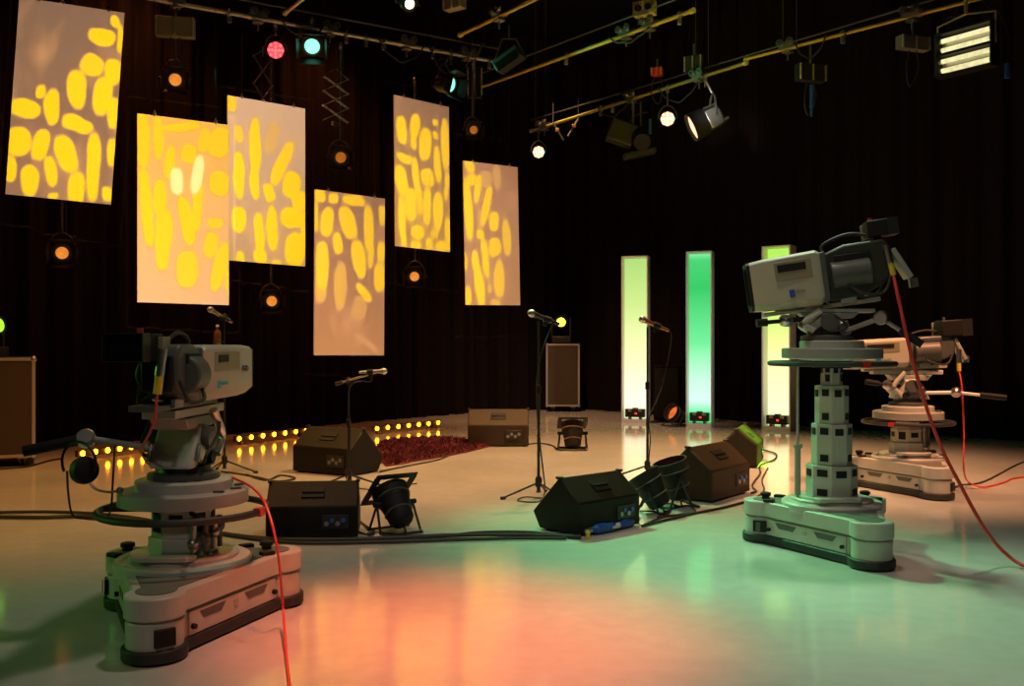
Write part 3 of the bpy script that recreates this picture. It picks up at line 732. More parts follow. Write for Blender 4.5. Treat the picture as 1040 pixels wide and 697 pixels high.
# ------------------------------------------------------------------ wedge monitors
def wedge(bl, br, label, skin='wedge', h=1.0, sock='blue'):
    """bl, br: floor points of the cabinet's rear bottom edge"""
    bl, br = V(bl), V(br); w = (br-bl).length; s = w/.66*h
    yaw = math.atan2((br-bl).y, (br-bl).x); c = (bl+br)/2
    t = thing('stage_monitor', label, 'stage monitor speaker', (c.x, c.y, .0), yaw, group='black wedge monitors on the floor')
    prof = [(0,.012),(0,.235),(.20,.40),(.47,.13),(.40,.012)]   # y (away), z
    prof = [(y*s, z*s) for y, z in prof]
    mtx = Matrix(((0,0,1,0),(1,0,0,0),(0,1,0,0),(0,0,0,1)))
    B().prism(prof, -w/2, w/2, mtx).build('cabinet', M[skin], t, .012*s)
    # metal grille on the sloping front
    a, b = V((0,*prof[2])), V((0,*prof[3])); d = (b-a).normalized(); n = V((0,-d.z,d.y)) if d.y > 0 else V((0,d.z,-d.y))
    if n.y < 0: n = -n
    g = B(); vs = []
    for k in (.04,.96):
        for x in (-w*.46, w*.46): vs.append(a.lerp(b,k)+V((x,0,0))+n*.006)
    for k in (.04,.96):
        for x in (-w*.46, w*.46): vs.append(a.lerp(b,k)+V((x,0,0))-n*.006)
    g.add(vs, [(0,1,3,2),(4,6,7,5),(0,4,5,1),(2,3,7,6),(0,2,6,4),(1,5,7,3)]).build('grille', M['grille'], t)
    # handle slot on the rear slope
    a, b = V((0,*prof[1])), V((0,*prof[2])); sl = (b-a).normalized(); ang = math.atan2(sl.z, sl.y)
    m = a.lerp(b,.52)
    B().box(m+V((0,-sl.z,sl.y))*.002, (.17*s,.095*s,.014), (ang,0,0)).build('handle_slot', M['matte'], t, .003)
    hb = B().box(m+V((0,-sl.z,sl.y))*.01, (.16*s,.016*s,.018), (ang,0,0)).build('handle_bar', M['matte'], t, .004)
    # connector plate
    pl = B().box((w*.25,-.003,.125*s), (.19*s,.012,.10*s)).build('connector_plate', M['black'], t, .003)
    for k, x in enumerate((-.06,-.02,.02,.06)):
        B().cyl((w*.25+x*s,-.007,.125*s+(.012 if k % 2 else -.012)*s), (w*.25+x*s,-.02,.125*s+(.012 if k % 2 else -.012)*s), .017*s, n=12).build('socket', M['steel' if k % 2 == 0 else sock], pl)
    for x in (-1,1):
        for yy in (.06,.33): B().box((x*w*.42,yy*s,.006),(.05,.05,.012)).build('rubber_foot', M['rubber'], t)
        B().box((x*(w/2-.008),prof[2][0],prof[2][1]-.004),(.03,.05,.02)).build('corner_cap', M['black'], t, .004)
    return t
wedge(F(297,479.5), F(356,484.6), 'wedge monitor with lit grey side end, left of the dark red rug', sock='steel')
wedge(F(269.5,549), F(363.5,547), 'darkest wedge monitor, right behind the low left studio camera')
wedge(F(475,454), F(537,454), 'farthest wedge monitor, brown lit, at the right tip of the rug', 'litwedge', sock='steel')
wedge(F(588,546), F(650,534), 'nearest wedge monitor, beside the blue plugs')
wedge(F(723,511.5), F(762,500.5), 'brown-lit wedge monitor between floor lamps and raised studio camera', 'litwedge')
cc = F(768.5,476); dd = V((.33,.944,0)).normalized()
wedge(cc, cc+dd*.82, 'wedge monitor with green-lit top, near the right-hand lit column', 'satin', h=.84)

# ------------------------------------------------------------------ par cans standing on the floor
def floor_can(loc, d, label, s=1., lens=None, frame=False, body='matte', h=.26, shell=None):
    t = thing('floor_par_can', label, 'stage light', loc, group='par cans standing on the floor')
    d = aim(d); c = V((0,0,h*s)); q = d.to_track_quat('X','Z'); mt = Matrix.Translation(c) @ q.to_matrix().to_4x4()
    def T(mb): mb.v = [mt @ (V((v.x*.86, v.y*1.14, v.z*1.14))*s) for v in mb.v]; return mb
    T(B().lathe([(.03,-.24),(.075,-.235),(.095,-.20),(.10,-.12),(.085,-.11),(.10,-.10),(.115,-.02),(.125,.06),(.14,.10),(.14,.16),(.128,.16),(.125,.02)], (0,0,0),(1,0,0),24)).build('can', M[body], t)
    for x, q_ in ((-.11,.10),(.06,.128)): T(B().torus((x,0,0),q_,.009,(1,0,0),24,6)).build('cooling_ring', M[shell or 'darkgrey'], t)
    T(B().lathe([(0,.04),(.06,.035),(.12,.02)],(0,0,0),(1,0,0),24,cap=False)).build('lens', G[lens] if lens else M['glassd'], t)
    if frame:
        T(B().box((.17,0,.16),(.012,.34,.05)).box((.17,0,-.16),(.012,.34,.05)).box((.17,.15,0),(.012,.05,.30)).box((.17,-.15,0),(.012,.05,.30))).build('gel_frame', M['matte'], t)
    side = q @ V((0,1,0)); side.z = 0; side.normalize(); fw = V((-side.y, side.x, 0))
    for k in (-1,1):     # two floor hoops
        B().tube([side*.17*s*-1+c, side*-.19*s+fw*k*.10*s+V((0,0,.02)), side*-.17*s+fw*k*.17*s+V((0,0,.014)), side*.17*s+fw*k*.17*s+V((0,0,.014)), side*.19*s+fw*k*.10*s+V((0,0,.02)), side*.17*s+c], .011*s, 8, 0).build('floor_hoop', M['black'], t)
        B().cyl(c+side*(.11*s*k), c+side*(.20*s*k), .022*s, n=10).build('tilt_knob', M['matte'], t)
    bk = c-d*.24*s
    B().tube([bk, bk-d*.08*s+V((0,0,-.03)), V((bk.x-.05, bk.y-.02, .012)), V((bk.x-.18, bk.y+.05, .010))], .007, 6).build('power_tail', M['rubber'], t)
    return t
floor_can(F(401,541), (-.36,.50,.66), 'black floor lamp with square gel frame beside the darkest wedge monitor', .84, None, True, h=.25)
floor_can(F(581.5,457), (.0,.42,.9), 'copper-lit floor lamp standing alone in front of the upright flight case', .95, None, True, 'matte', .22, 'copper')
floor_can(F(660,521), (-.50,.12,.85), 'black floor lamp leaning left, touching the nearest wedge monitor', .86, None, h=.24)
floor_can(F(684,514), (-.28,-.06,.95), 'black floor lamp with orange-lit rim, next to the brown-lit wedge monitor', .93, 'orange', h=.27)
floor_can(F(686,433), (-.70,-.5,.42), 'small floor lamp with orange lens between the left and middle lit columns', .95, 'orange', h=.2)

# ------------------------------------------------------------------ microphone stands and microphones
def mic_stand(loc, h, label, boom=None, rot=0, base='tripod', grip=None):
    t = thing('microphone_stand', label, 'microphone stand', loc, 0, group='black microphone stands')
    B().lathe([(.03,.10),(.03,.17),(.018,.19),(.018,.06),(.028,.05)], (0,0,0),(0,0,1),14).build('leg_hub', M['black'], t)
    for k in range(3):
        a = rot+k*2*pi/3; u = V((cos(a),sin(a),0))
        lg = B().cyl(u*.02+V((0,0,.13)), u*.32+V((0,0,.016)), .009, n=8).build('leg', M['black'], t)
        B().cyl(u*.30+V((0,0,.018)), u*.345+V((0,0,.015)), .014, n=8).build('rubber_tip', M['rubber'], lg)
    B().cyl((0,0,.05),(0,0,h*.62), .013, n=12).build('lower_tube', M['black'], t)
    B().lathe([(.014,0),(.022,.01),(.022,.07),(.014,.08)],(0,0,h*.62-.05),(0,0,1),14).build('height_clutch', M['matte'], t)
    B().cyl((0,0,h*.6),(0,0,h), .009, n=12).build('upper_tube', M['black'], t)
    if boom:
        a_, b_ = V(boom[0]), V(boom[1]); m = V((0,0,h))
        B().cyl(m+V((0,-.02,-.02)), m+V((0,.02,.02)), .024, n=12).build('boom_joint', M['matte'], t)
        B().cyl(a_, b_, .010, n=10).build('boom_arm', M['steel'], t)
        B().cyl(a_, a_+(b_-a_).normalized()*.07, .018, n=10).build('counterweight', M['black'], t)
    return t
def microphone(loc, d, label, s=1., body='black'):
    t = thing('microphone', label, 'microphone', loc, group='vocal microphones')
    q = aim(d).to_track_quat('X','Z').to_matrix().to_4x4()
    def T(mb): mb.v = [q @ (v*s) for v in mb.v]; return mb
    T(B().lathe([(.010,-.19),(.012,-.18),(.017,-.02),(.021,-.005),(.021,.0)],(0,0,0),(1,0,0),14)).build('handle', M[body], t)
    T(B().sphere((.022,0,0),.027,14,8,(1.1,1,1))).build('grille_head', M['silver'], t)
    T(B().lathe([(.0275,.012),(.0275,.02)],(0,0,0),(1,0,0),16)).build('band', M['steel'], t)
    T(B().lathe([(.021,-.12),(.023,-.12),(.023,-.07),(.020,-.07)],(0,0,0),(1,0,0),14).box((-.095,0,-.03),(.03,.018,.04))).build('clip', M['matte'], t)
    return t
b1 = F(547,506); top1 = 1.35-(326-CY)/FPX*b1.y
mic_stand(b1, top1, 'tall microphone stand left of the nearest wedge monitor, feet visible', rot=R(197))
microphone(V((b1.x-.035, b1.y, top1+.055)), (-.9,-.1,.35), 'silver-headed microphone in front of the lime lamp', 1.25)
b2 = F(657.5,487); top2 = 1.35-(332-CY)/FPX*b2.y
mic_stand(b2, top2, 'tall microphone stand in front of the leftmost lit column', rot=R(150))
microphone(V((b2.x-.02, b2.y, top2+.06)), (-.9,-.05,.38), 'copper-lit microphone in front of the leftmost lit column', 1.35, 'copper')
o = B().tube([V((b2.x+.22,b2.y,top2-.03)), V((b2.x+.235,b2.y,top2-.15)), V((b2.x+.14,b2.y,top2-.6)), V((b2.x+.02,b2.y,top2-.9)), V((b2.x+.03,b2.y,.4)), V((b2.x+.02,b2.y,.10)), V((b2.x+.12,b2.y-.15,.012)), V((b2.x+.3,b2.y-.6,.010))], .006, 6).build('microphone_cable', M['rubber'])
tag(o, 'microphone cable hanging in a loop in front of the leftmost lit column', 'cable')
o = B().tube([V((b1.x+.13,b1.y,top1+.0)), V((b1.x+.02,b1.y-.03,top1-.3)), V((b1.x-.02,b1.y-.03,.9)), V((b1.x+.02,b1.y-.03,.4)), V((b1.x+.05,b1.y-.1,.10)), V((b1.x+.0,b1.y-.25,.012)), V((b1.x-.18,b1.y-.2,.010)), V((b1.x-.1,b1.y-.0,.010)), V((b1.x+.2,b1.y-.2,.010))], .006, 6).build('microphone_cable', M['rubber'])
tag(o, 'microphone cable running down the stand left of the nearest wedge monitor', 'cable')
b3 = F(354,497); h3 = 1.35-(387-CY)/FPX*b3.y
mic_stand(b3, h3, 'low boom microphone stand in front of the wedge monitor by the rug', boom=((-.12,0,h3-.03),(.30,-.05,h3+.09)), rot=R(30))
microphone(V((b3.x+.31, b3.y-.05, h3+.09)), (.95,-.1,.05), 'microphone on the end of the low boom arm', 1.1, 'steel')
o = B().tube([V((b3.x+.13,b3.y-.03,h3+.08)), V((b3.x+.22,b3.y-.04,h3-.0)), V((b3.x+.02,b3.y-.03,h3-.05)), V((b3.x+.02,b3.y-.03,.5)), V((b3.x+.03,b3.y-.04,.1)), V((b3.x+.2,b3.y-.1,.012)), V((b3.x+.6,b3.y+.3,.010))], .006, 6).build('microphone_cable', M['rubber'])
tag(o, 'microphone cable draped from the low boom arm', 'cable')
b4 = F(228,481); h4 = 1.35-(322-CY)/FPX*b4.y
mic_stand(b4, h4, 'microphone stand rising behind the left studio camera', boom=((.06,0,h4-.04),(-.10,0,h4+.05)), rot=R(0))
microphone(V((b4.x-.12, b4.y, h4+.06)), (-.8,-.2,.5), 'microphone above the left studio camera', 1.2, 'steel')
t = thing('water_bottle', 'small amber bottle in a holder above the left studio camera', 'bottle', (b4.x-.055, b4.y-.06, 1.35-(352-CY)/FPX*b4.y))
B().lathe([(.034,0),(.038,.01),(.038,.12),(.03,.15),(.014,.18),(.014,.20)],(0,0,0),(0,0,1),16).build('bottle_body', M['copper'], t)
B().lathe([(.017,.20),(.017,.225)],(0,0,0),(0,0,1),12).build('bottle_cap', M['white'], t)
B().torus((0,0,.05),.042,.005,(0,0,1),16,6).cyl((.03,.03,.05),(.055,.06,.05),.006).build('holder', M['black'], t)

# ------------------------------------------------------------------ LED battens on the floor
for a, b, lb in (((84,462.5),(156,453.5),'row of amber LEDs on the floor behind the left camera pan bar'),
                 ((243,446.5),(311,438.5),'row of amber LEDs on the floor between left camera and middle'),
                 ((383,435.5),(445,430),'row of amber LEDs on the floor behind the rug')):
    A_, B_ = F(a[0], a[1]+6), F(b[0], b[1]+5)
    d = (B_-A_); L_ = d.length; d.normalize(); yaw = math.atan2(d.y, d.x)
    t = thing('led_batten', lb, 'light bar', (A_+B_)/2, yaw, group='amber LED light bars on the floor')
    B().box((0,.03,.085),(L_+.12,.05,.075)).build('housing', M['black'], t, .006)
    for x in (-L_*.45, L_*.45):
        B().box((x,.03,.024),(.05,.10,.048)).build('foot_bracket', M['darkgrey'], t)
    for k in range(7):
        B().sphere((-L_/2+L_*k/6, -.002, .088), .031, 12, 8, (1,.6,1)).build('led', G['amber'], t)

# ------------------------------------------------------------------ rug
def rug():
    out = [F(*p) for p in ((383,456),(388,451),(402,448),(424,446.6),(448,446.2),(474,448),(497,454),(478,459),(457,463.5),(430,468),(405,472.5),(391,474.5),(384,466))]
    c = sum(out, V((0,0,0)))/len(out); vs = []; fs = []; n = len(out)*6
    ring = []
    for i in range(len(out)):
        a, b = out[i], out[(i+1) % len(out)]
        for k in range(6): ring.append(a.lerp(b, k/6)-c)
    rnd = random.Random(5); rows = 26
    for j in range(rows+1):
        f = 1-j/rows
        for i in range(n):
            p = ring[i]*f*(1+rnd.uniform(-.012,.012)); vs.append((p.x, p.y, (.004 if j == 0 else .03+rnd.uniform(-.014,.014))))
    for j in range(rows):
        for i in range(n): fs.append((j*n+i, j*n+(i+1) % n, (j+1)*n+(i+1) % n, (j+1)*n+i))
    # tufts
    mb = B().add(vs, fs)
    for k in range(5200):
        i = rnd.randrange(n); f = math.sqrt(rnd.random()); p = ring[i].lerp(ring[(i+1) % n], rnd.random())*f
        q = p+V((rnd.uniform(-.04,.04), rnd.uniform(-.04,.04), .055+rnd.uniform(0,.02)))
        w = V((rnd.uniform(-.015,.015), rnd.uniform(-.015,.015), 0)); b0 = p+V((0,0,.02))
        mb.add([b0-w, b0+w, q], [(0,1,2)])
    o = mb.build('shag_rug', mat('maroon_shag', (.12,.028,.040), .95, spec=.1, var=.5, scale=25))
    o.location = (c.x, c.y, .002); tag(o, 'dark red shaggy rug between two wedge monitors', 'rug')
rug()

# ------------------------------------------------------------------ flight cases
def flight_case(loc, rz, w, dp, h, label, cz=.10, rot=0):
    t = thing('flight_case', label, 'flight case', loc, rz, group='wheeled flight cases')
    B().box((0,0,cz+h/2),(w-.02,dp-.02,h-.02)).build('panel', M['case'], t)
    e = .034; mb = B()
    for x in (-1,1):
        for y in (-1,1): mb.box((x*(w/2-e/2), y*(dp/2-e/2), cz+h/2),(e,e,h))
        for z in (cz+e/2, cz+h-e/2): mb.box((x*(w/2-e/2),0,z),(e,dp,e))
    for y in (-1,1):
        for z in (cz+e/2, cz+h-e/2): mb.box((0,y*(dp/2-e/2),z),(w,e,e))
    mb.build('edge_extrusion', M['alu'], t)
    for x in (-1,1):
        for y in (-1,1):
            for z in (cz+.02, cz+h-.02):
                B().sphere((x*(w/2-.02), y*(dp/2-.02), z), .034, 12, 8).build('ball_corner', M['silver'], t)
            cs = B().box((x*(w/2-.13), y*(dp/2-.12), cz-.012),(.10,.09,.02)).box((x*(w/2-.13)-.03, y*(dp/2-.12), cz-.04),(.008,.04,.05)).box((x*(w/2-.13)+.03, y*(dp/2-.12), cz-.04),(.008,.04,.05)).build('caster', M['steel'], t)
            B().cyl((x*(w/2-.13)-.018, y*(dp/2-.12), .042),(x*(w/2-.13)+.018, y*(dp/2-.12), .042),.041,n=18).build('wheel', M['rubber'], cs)
    for x in (-.25,.25):
        B().box((x*w,-dp/2-.002,cz+h*.72),(.09,.008,.12)).build('butterfly_latch', M['alu'], t, .003) if False else None
    return t
c = F(572.5,418.5)
flight_case((c.x, c.y+.32, 0), R(-3), .66, .6, 1.23, 'upright flight case with brown front under the lime lamp', .105)
p = F(36,473.5); yw = R(26)
ux = V((cos(yw), sin(yw), 0)); uy = V((-sin(yw), cos(yw), 0))
lc = V((p.x,p.y,0))-ux*.6+uy*.35
flight_case(lc, yw, 1.2, .7, 1.09, 'wide brown flight case at the left edge of the picture', .10)

# moving-head lamps standing on the cases
def moving_head(loc, d, label, lens, s=1., lensr=.06):
    t = thing('moving_head_lamp', label, 'stage light', loc, group='lamps standing on flight cases')
    d = aim(d)
    B().box((0,0,.06*s),(.30*s,.26*s,.12*s)).build('base', M['black'], t, .015*s)
    c = V((0,0,.34*s))
    side = V((-d.y,d.x,0)).normalized(); ya = math.atan2(side.y, side.x)
    for k in (-1,1):
        B().box(c+side*(.145*s*k)+V((0,0,-.08*s)),(.035*s,.10*s,.30*s),(0,0,ya)).build('yoke_arm', M['black'], t, .008*s)
    q = d.to_track_quat('X','Z').to_matrix().to_4x4(); mt = Matrix.Translation(c) @ q
    def T(mb): mb.v = [mt @ (v*s) for v in mb.v]; return mb
    T(B().lathe([(.05,-.16),(.09,-.14),(.115,-.03),(.11,.08),(.09,.12),(.08,.12)],(0,0,0),(1,0,0),24)).build('head', M['black'], t)
    T(B().lathe([(0,.135),(lensr*.7,.13),(lensr,.115)],(0,0,0),(1,0,0),20,cap=False)).build('lens', G[lens], t)
    T(B().torus((.12,0,0),lensr+.012,.012,(1,0,0),20,6)).build('lens_ring', M['matte'], t)
    return t
mh = V((c.x-.0, F(572.5,418.5).y+.25, 1.335))
c = F(572.5,418.5); mh = V((c.x-.04, c.y+.25, 1.337))
moving_head(mh, CAM-mh-V((0,0,.4)), 'dazzling lime lamp on top of the upright flight case', 'lime', 1.25, .075)
ml = V((lc.x+.30, lc.y-.02, 1.192)); dl_ = (.95,-.25,.12)
k_ = P(0,317,ml.y); ml.x = k_.x-.11
moving_head(ml, dl_, 'green-lit lamp on top of the wide flight case at left edge', 'limed', 1.0, .085)
# dark loudspeakers deep behind the columns
for px, py, hh, lb in ((682,428,.95,'dark loudspeaker box between left and middle lit columns'),):
    q = F(px,py)
    t = thing('loudspeaker', lb, 'loudspeaker', (q.x, q.y+.35, 0), R(-18))
    B().box((0,0,hh/2),(.45,.4,hh)).build('cabinet', M['wedge'], t, .01)
    B().box((0,-.203,hh/2),(.40,.01,hh*.92)).build('grille', M['grille'], t)

# ------------------------------------------------------------------ camera pedestals
def trefoil(feet, r, off, grow=0, seg=14, scale=1):
    """outline of a three-footed base: feet counter-clockwise, straight flanks set 'off' inside the outer tangents"""
    pts = []; n = len(feet); r = r+grow; h = math.acos((r-off)/r)
    for i in range(n):
        p, c, q = feet[i-1], feet[i], feet[(i+1) % n]
        n0 = math.atan2(-(c[0]-p[0]), c[1]-p[1]); n1 = math.atan2(-(q[0]-c[0]), q[1]-c[1])
        while n1 < n0: n1 += 2*pi
        for k in range(seg+1):
            t = n0-h+(n1-n0+2*h)*k/seg
            pts.append(((c[0]+r*cos(t))*scale, (c[1]+r*sin(t))*scale))
    return pts
def pedestal(loc, label, ring_z, foot=R(-84), stages=None, plat=.30, knobs=True, rod=False, windows=(), m='grey', mark=1.2, up=.74, boff=0):
    t = thing('camera_pedestal', label, 'camera pedestal', loc, 0, group='grey wheeled studio camera pedestals')
    angs = [foot, foot+R(127), foot-R(127)]; rad = [.585,.455,.46]; r = .128
    feet = [(q*cos(a)+boff, q*sin(a)) for q, a in zip(rad, angs)]
    B().prism(trefoil(feet, r, .052, -.008), .05, .175).prism(trefoil(feet, r, .052, -.02), .17, .186).prism(trefoil(feet, r, .042, 0), .184, .282).build('base_body', M[m], t, .010)
    B().prism(trefoil(feet, r, .050, .010), .008, .062).build('rubber_bumper', M['rubber'], t, .008)
    B().prism(trefoil(feet, r*.72, .035, 0, scale=.95), .280, .286).build('deck_plate', M['deck'], t)
    for k in range(3):
        c0, c1 = V((*feet[k],0)), V((*feet[(k+1) % 3],0)); sd = (c1-c0); fl_ = sd.length; s = sd.normalized(); n = V((s.y,-s.x,0)); yaw = math.atan2(s.y, s.x)
        ap = r-.008-.052; mid = (c0+c1)/2
        pn = B().box(mid+n*(ap+.004)+V((0,0,.118)), (fl_-.26,.012,.105), (0,0,yaw)).build('side_panel', M[m], t, .004)
        for e in (-1,1):
            vs = []
            for off in (0,.004):
                for u, z in ((-.095,.158),(.095,.158),(.062,.122),(-.062,.122)):
                    vs.append(mid+n*(ap+.0085+off)+s*(u*fl_/.93+e*.17*fl_/.93)+V((0,0,z)))
            B().add(vs, [(3,2,1,0),(4,5,6,7),(0,1,5,4),(1,2,6,5),(2,3,7,6),(3,0,4,7)]).build('handle_recess', M['darkgrey'], pn)
            B().cyl(mid+n*(ap)+s*(e*(fl_/2-.15))+V((0,0,.105)), mid+n*(ap+.03)+s*(e*(fl_/2-.15))+V((0,0,.105)), .012, n=10).build('panel_latch', M['matte'], pn)
        B().cyl(mid+n*(ap)+V((0,0,.135)), mid+n*(ap+.018)+V((0,0,.135)), .016, n=12).build('lock_stud', M['grey2'], pn)
    for (k, dang) in windows:
        a = angs[k]+dang; c = V((*feet[k], 0)); n = V((cos(a),sin(a),0))
        w = B().box(c+n*(r-.006)+V((0,0,.115)), (.09,.02,.075), (0,0,a+pi/2)).build('foot_window', M['matte'], t, .004)
        B().box(c+n*(r+.004)+V((-.01,0,.115)), (.03,.004,.06), (0,0,a+pi/2)).build('brake_indicator', M['darkgrey'], w)
    B().lathe([(.322,.250),(.322,.300),(.312,.312),(.26,.315)],(0,0,0),(0,0,1),48).lathe([(.26,.310),(.26,.328),(.25,.336)],(0,0,0),(0,0,1),40).build('turret_disc', M[m], t)
    B().prism([(-.16,-.27),(.10,-.27),(.13,-.20),(-.19,-.20)], .335, .362).build('cable_tray', M[m], t, .006)
    rim = B()
    for k in (1, 2):
        a = angs[k]
        B().lathe([(.026,0),(.026,.02),(.036,.024),(.036,.042),(.018,.048)], (rad[k]*.96*cos(a), rad[k]*.96*sin(a), .284),(0,0,1),12).build('brake_knob', M['matte'], t)
        for e in (-.3,.3):
            B().box((.40*cos(a+e), .40*sin(a+e), .292),(.07,.045,.02),(0,0,a)).build('cable_guide', M['matte'], t, .004)
    # column
    zt = ring_z
    for (r0, z0, z1) in stages:
        st = B().prism([(r0*cos(foot+pi/8+pi/4*k), r0*sin(foot+pi/8+pi/4*k)) for k in range(8)], z0, z1).build('column_stage', M[m], t, .004)
        if z1-z0 > .12:
            for k in range(8):
                a = foot+pi/4*k+pi/4; n = V((cos(a),sin(a),0)); 
                zz = [z1-.05] if k % 2 else [z1-.045, z0+.05]
                for z in zz:
                    B().box(n*(r0*cos(pi/8)+.001)+V((0,0,z)),(r0*.42,.008,.045),(0,0,a+pi/2)).build('roller_window', M['matte'], st)
    # steering ring with spokes and hub
    rg = B().torus((0,0,ring_z), .395, .017, (0,0,1), 64, 10).build('steering_ring', M['rubber'], t)
    sp = B()
    for k in range(3):
        a = foot+.5+k*2*pi/3; sp.cyl((.10*cos(a),.10*sin(a),ring_z),(.39*cos(a),.39*sin(a),ring_z),.012,n=8)
    sp.lathe([(.12,-.03),(.12,.02)],(0,0,ring_z),(0,0,1),24).build('ring_spokes', M['matte'], rg)
    B().box((.395*cos(mark),.395*sin(mark),ring_z),(.05,.038,.038),(0,0,mark+pi/2)).build('red_mark', M['redd'], rg)
    z = ring_z
    B().lathe([(.13,.018),(plat,.036),(plat,.095),(plat-.012,.102)],(0,0,z),(0,0,1),48).build('head_platform', M['grey2'], t)
    B().lathe([(plat*up,.100),(plat*up,.145),(plat*(up-.04),.152)],(0,0,z),(0,0,1),40).build('mounting_plate', M[m], t)
    for k in range(5):
        a = foot+.9+k*.5
        B().box((plat*.86*cos(a),plat*.86*sin(a),z+.106),(.05,.02,.012),(0,0,a+.6)).build('clamp_lever', M['darkgrey'], t)
    # small pump fittings under the ring
    if knobs:
        for k in range(4):
            a = -1.0+k*.35
            B().cyl((.17*cos(a),.17*sin(a),.36),(.17*cos(a),.17*sin(a),ring_z-.03),.016,n=10).sphere((.17*cos(a),.17*sin(a),.40+.02*k),.03,10,6).build('pump_fitting', M['darkgrey' if k % 2 else 'steel'], t)
    if rod:
        B().cyl((-.23,-.02,.3),(-.23,-.02,ring_z),.009,n=8).cyl((-.23,-.02,.35),(-.23,-.02,.66),.020,n=10).lathe([(.03,0),(.03,.025)],(-.23,-.02,.66),(0,0,1),12).build('height_rod', M['grey2'], t)
    return t, ring_z+.155

def pan_head(loc, yaw, hh, label, bars, pitch=0, m='grey'):
    """pan and tilt head; local +X is where the lens points; returns the thing"""
    t = thing('pan_tilt_head', label, 'camera head', loc, yaw, group='pan and tilt heads on the pedestals')
    z1 = hh
    B().lathe([(.17,0),(.17,.025),(.13,.035),(.125,.06),(.15,.065)],(0,0,0),(0,0,1),32).build('pan_base', M['darkgrey'], t)
    pr = [(-.17,.06),(.15,.06),(.13,z1*.45),(.07,z1*.72),(-.05,z1*.75),(-.12,z1*.45)]
    mtx = Matrix(((1,0,0,0),(0,0,1,0),(0,1,0,0),(0,0,0,1)))
    B().prism(pr, -.105, .105, mtx).build('tilt_housing', M[m], t, .014)
    for s in (-1,1):
        B().cyl((0,s*.10,z1*.55),(0,s*.145,z1*.55),.058,n=20).build('drag_knob', M['darkgrey'], t)
        B().cyl((.05,s*.10,z1*.28),(.05,s*.13,z1*.28),.032,n=16).build('lock_knob', M['matte'], t)
        B().tube([(.10,s*.125,z1*.30),(.16,s*.13,z1*.55),(.06,s*.125,z1*.93)],.022,8,4).build('balance_arm', M['silver' if s < 0 else m], t)
        B().box((-.09,s*.118,z1*.36),(.07,.02,.09),(0,.3,0)).build('brake_caliper', M['steel'], t, .006)
    B().prism([(-.15,z1*.70),(.15,z1*.70),(.19,z1*.86),(-.19,z1*.86)], -.09, .09, mtx).build('cradle', M['grey2'], t, .008)
    B().box((.02,0,z1*.93),(.62,.16,z1*.12),(0,-pitch*.0,0)).build('top_plate', M[m], t, .006)
    B().tube([(-.05,-.12,z1*.2),(-.12,-.16,z1*.35),(0,-.17,z1*.6),(.10,-.14,z1*.75)],.008,6).build('control_cable', M['rubber'], t)
    B().tube([(.05,.12,z1*.2),(-.10,.17,z1*.4),(-.02,.16,z1*.8)],.008,6).build('control_cable', M['rubber'], t)
    for (a, j, e, gm, grip) in bars:    # start, joint, end of a pan bar
        a, j, e = V(a), V(j), V(e); d = (e-j).normalized()
        pb = B().cyl(a, j, .016, n=12).cyl(j, e, .014, n=12).build('pan_bar', M[gm], t)
        B().lathe([(.036,-.03),(.045,-.015),(.045,.015),(.036,.03)], j, (j-a).cross(d) if (j-a).cross(d).length > 1e-3 else (0,1,0), 18).build('bar_joint', M['silver'], pb)
        B().cyl(e-d*grip, e+d*.02, .026, n=14).build('grip', M['matte'], pb)
    return t

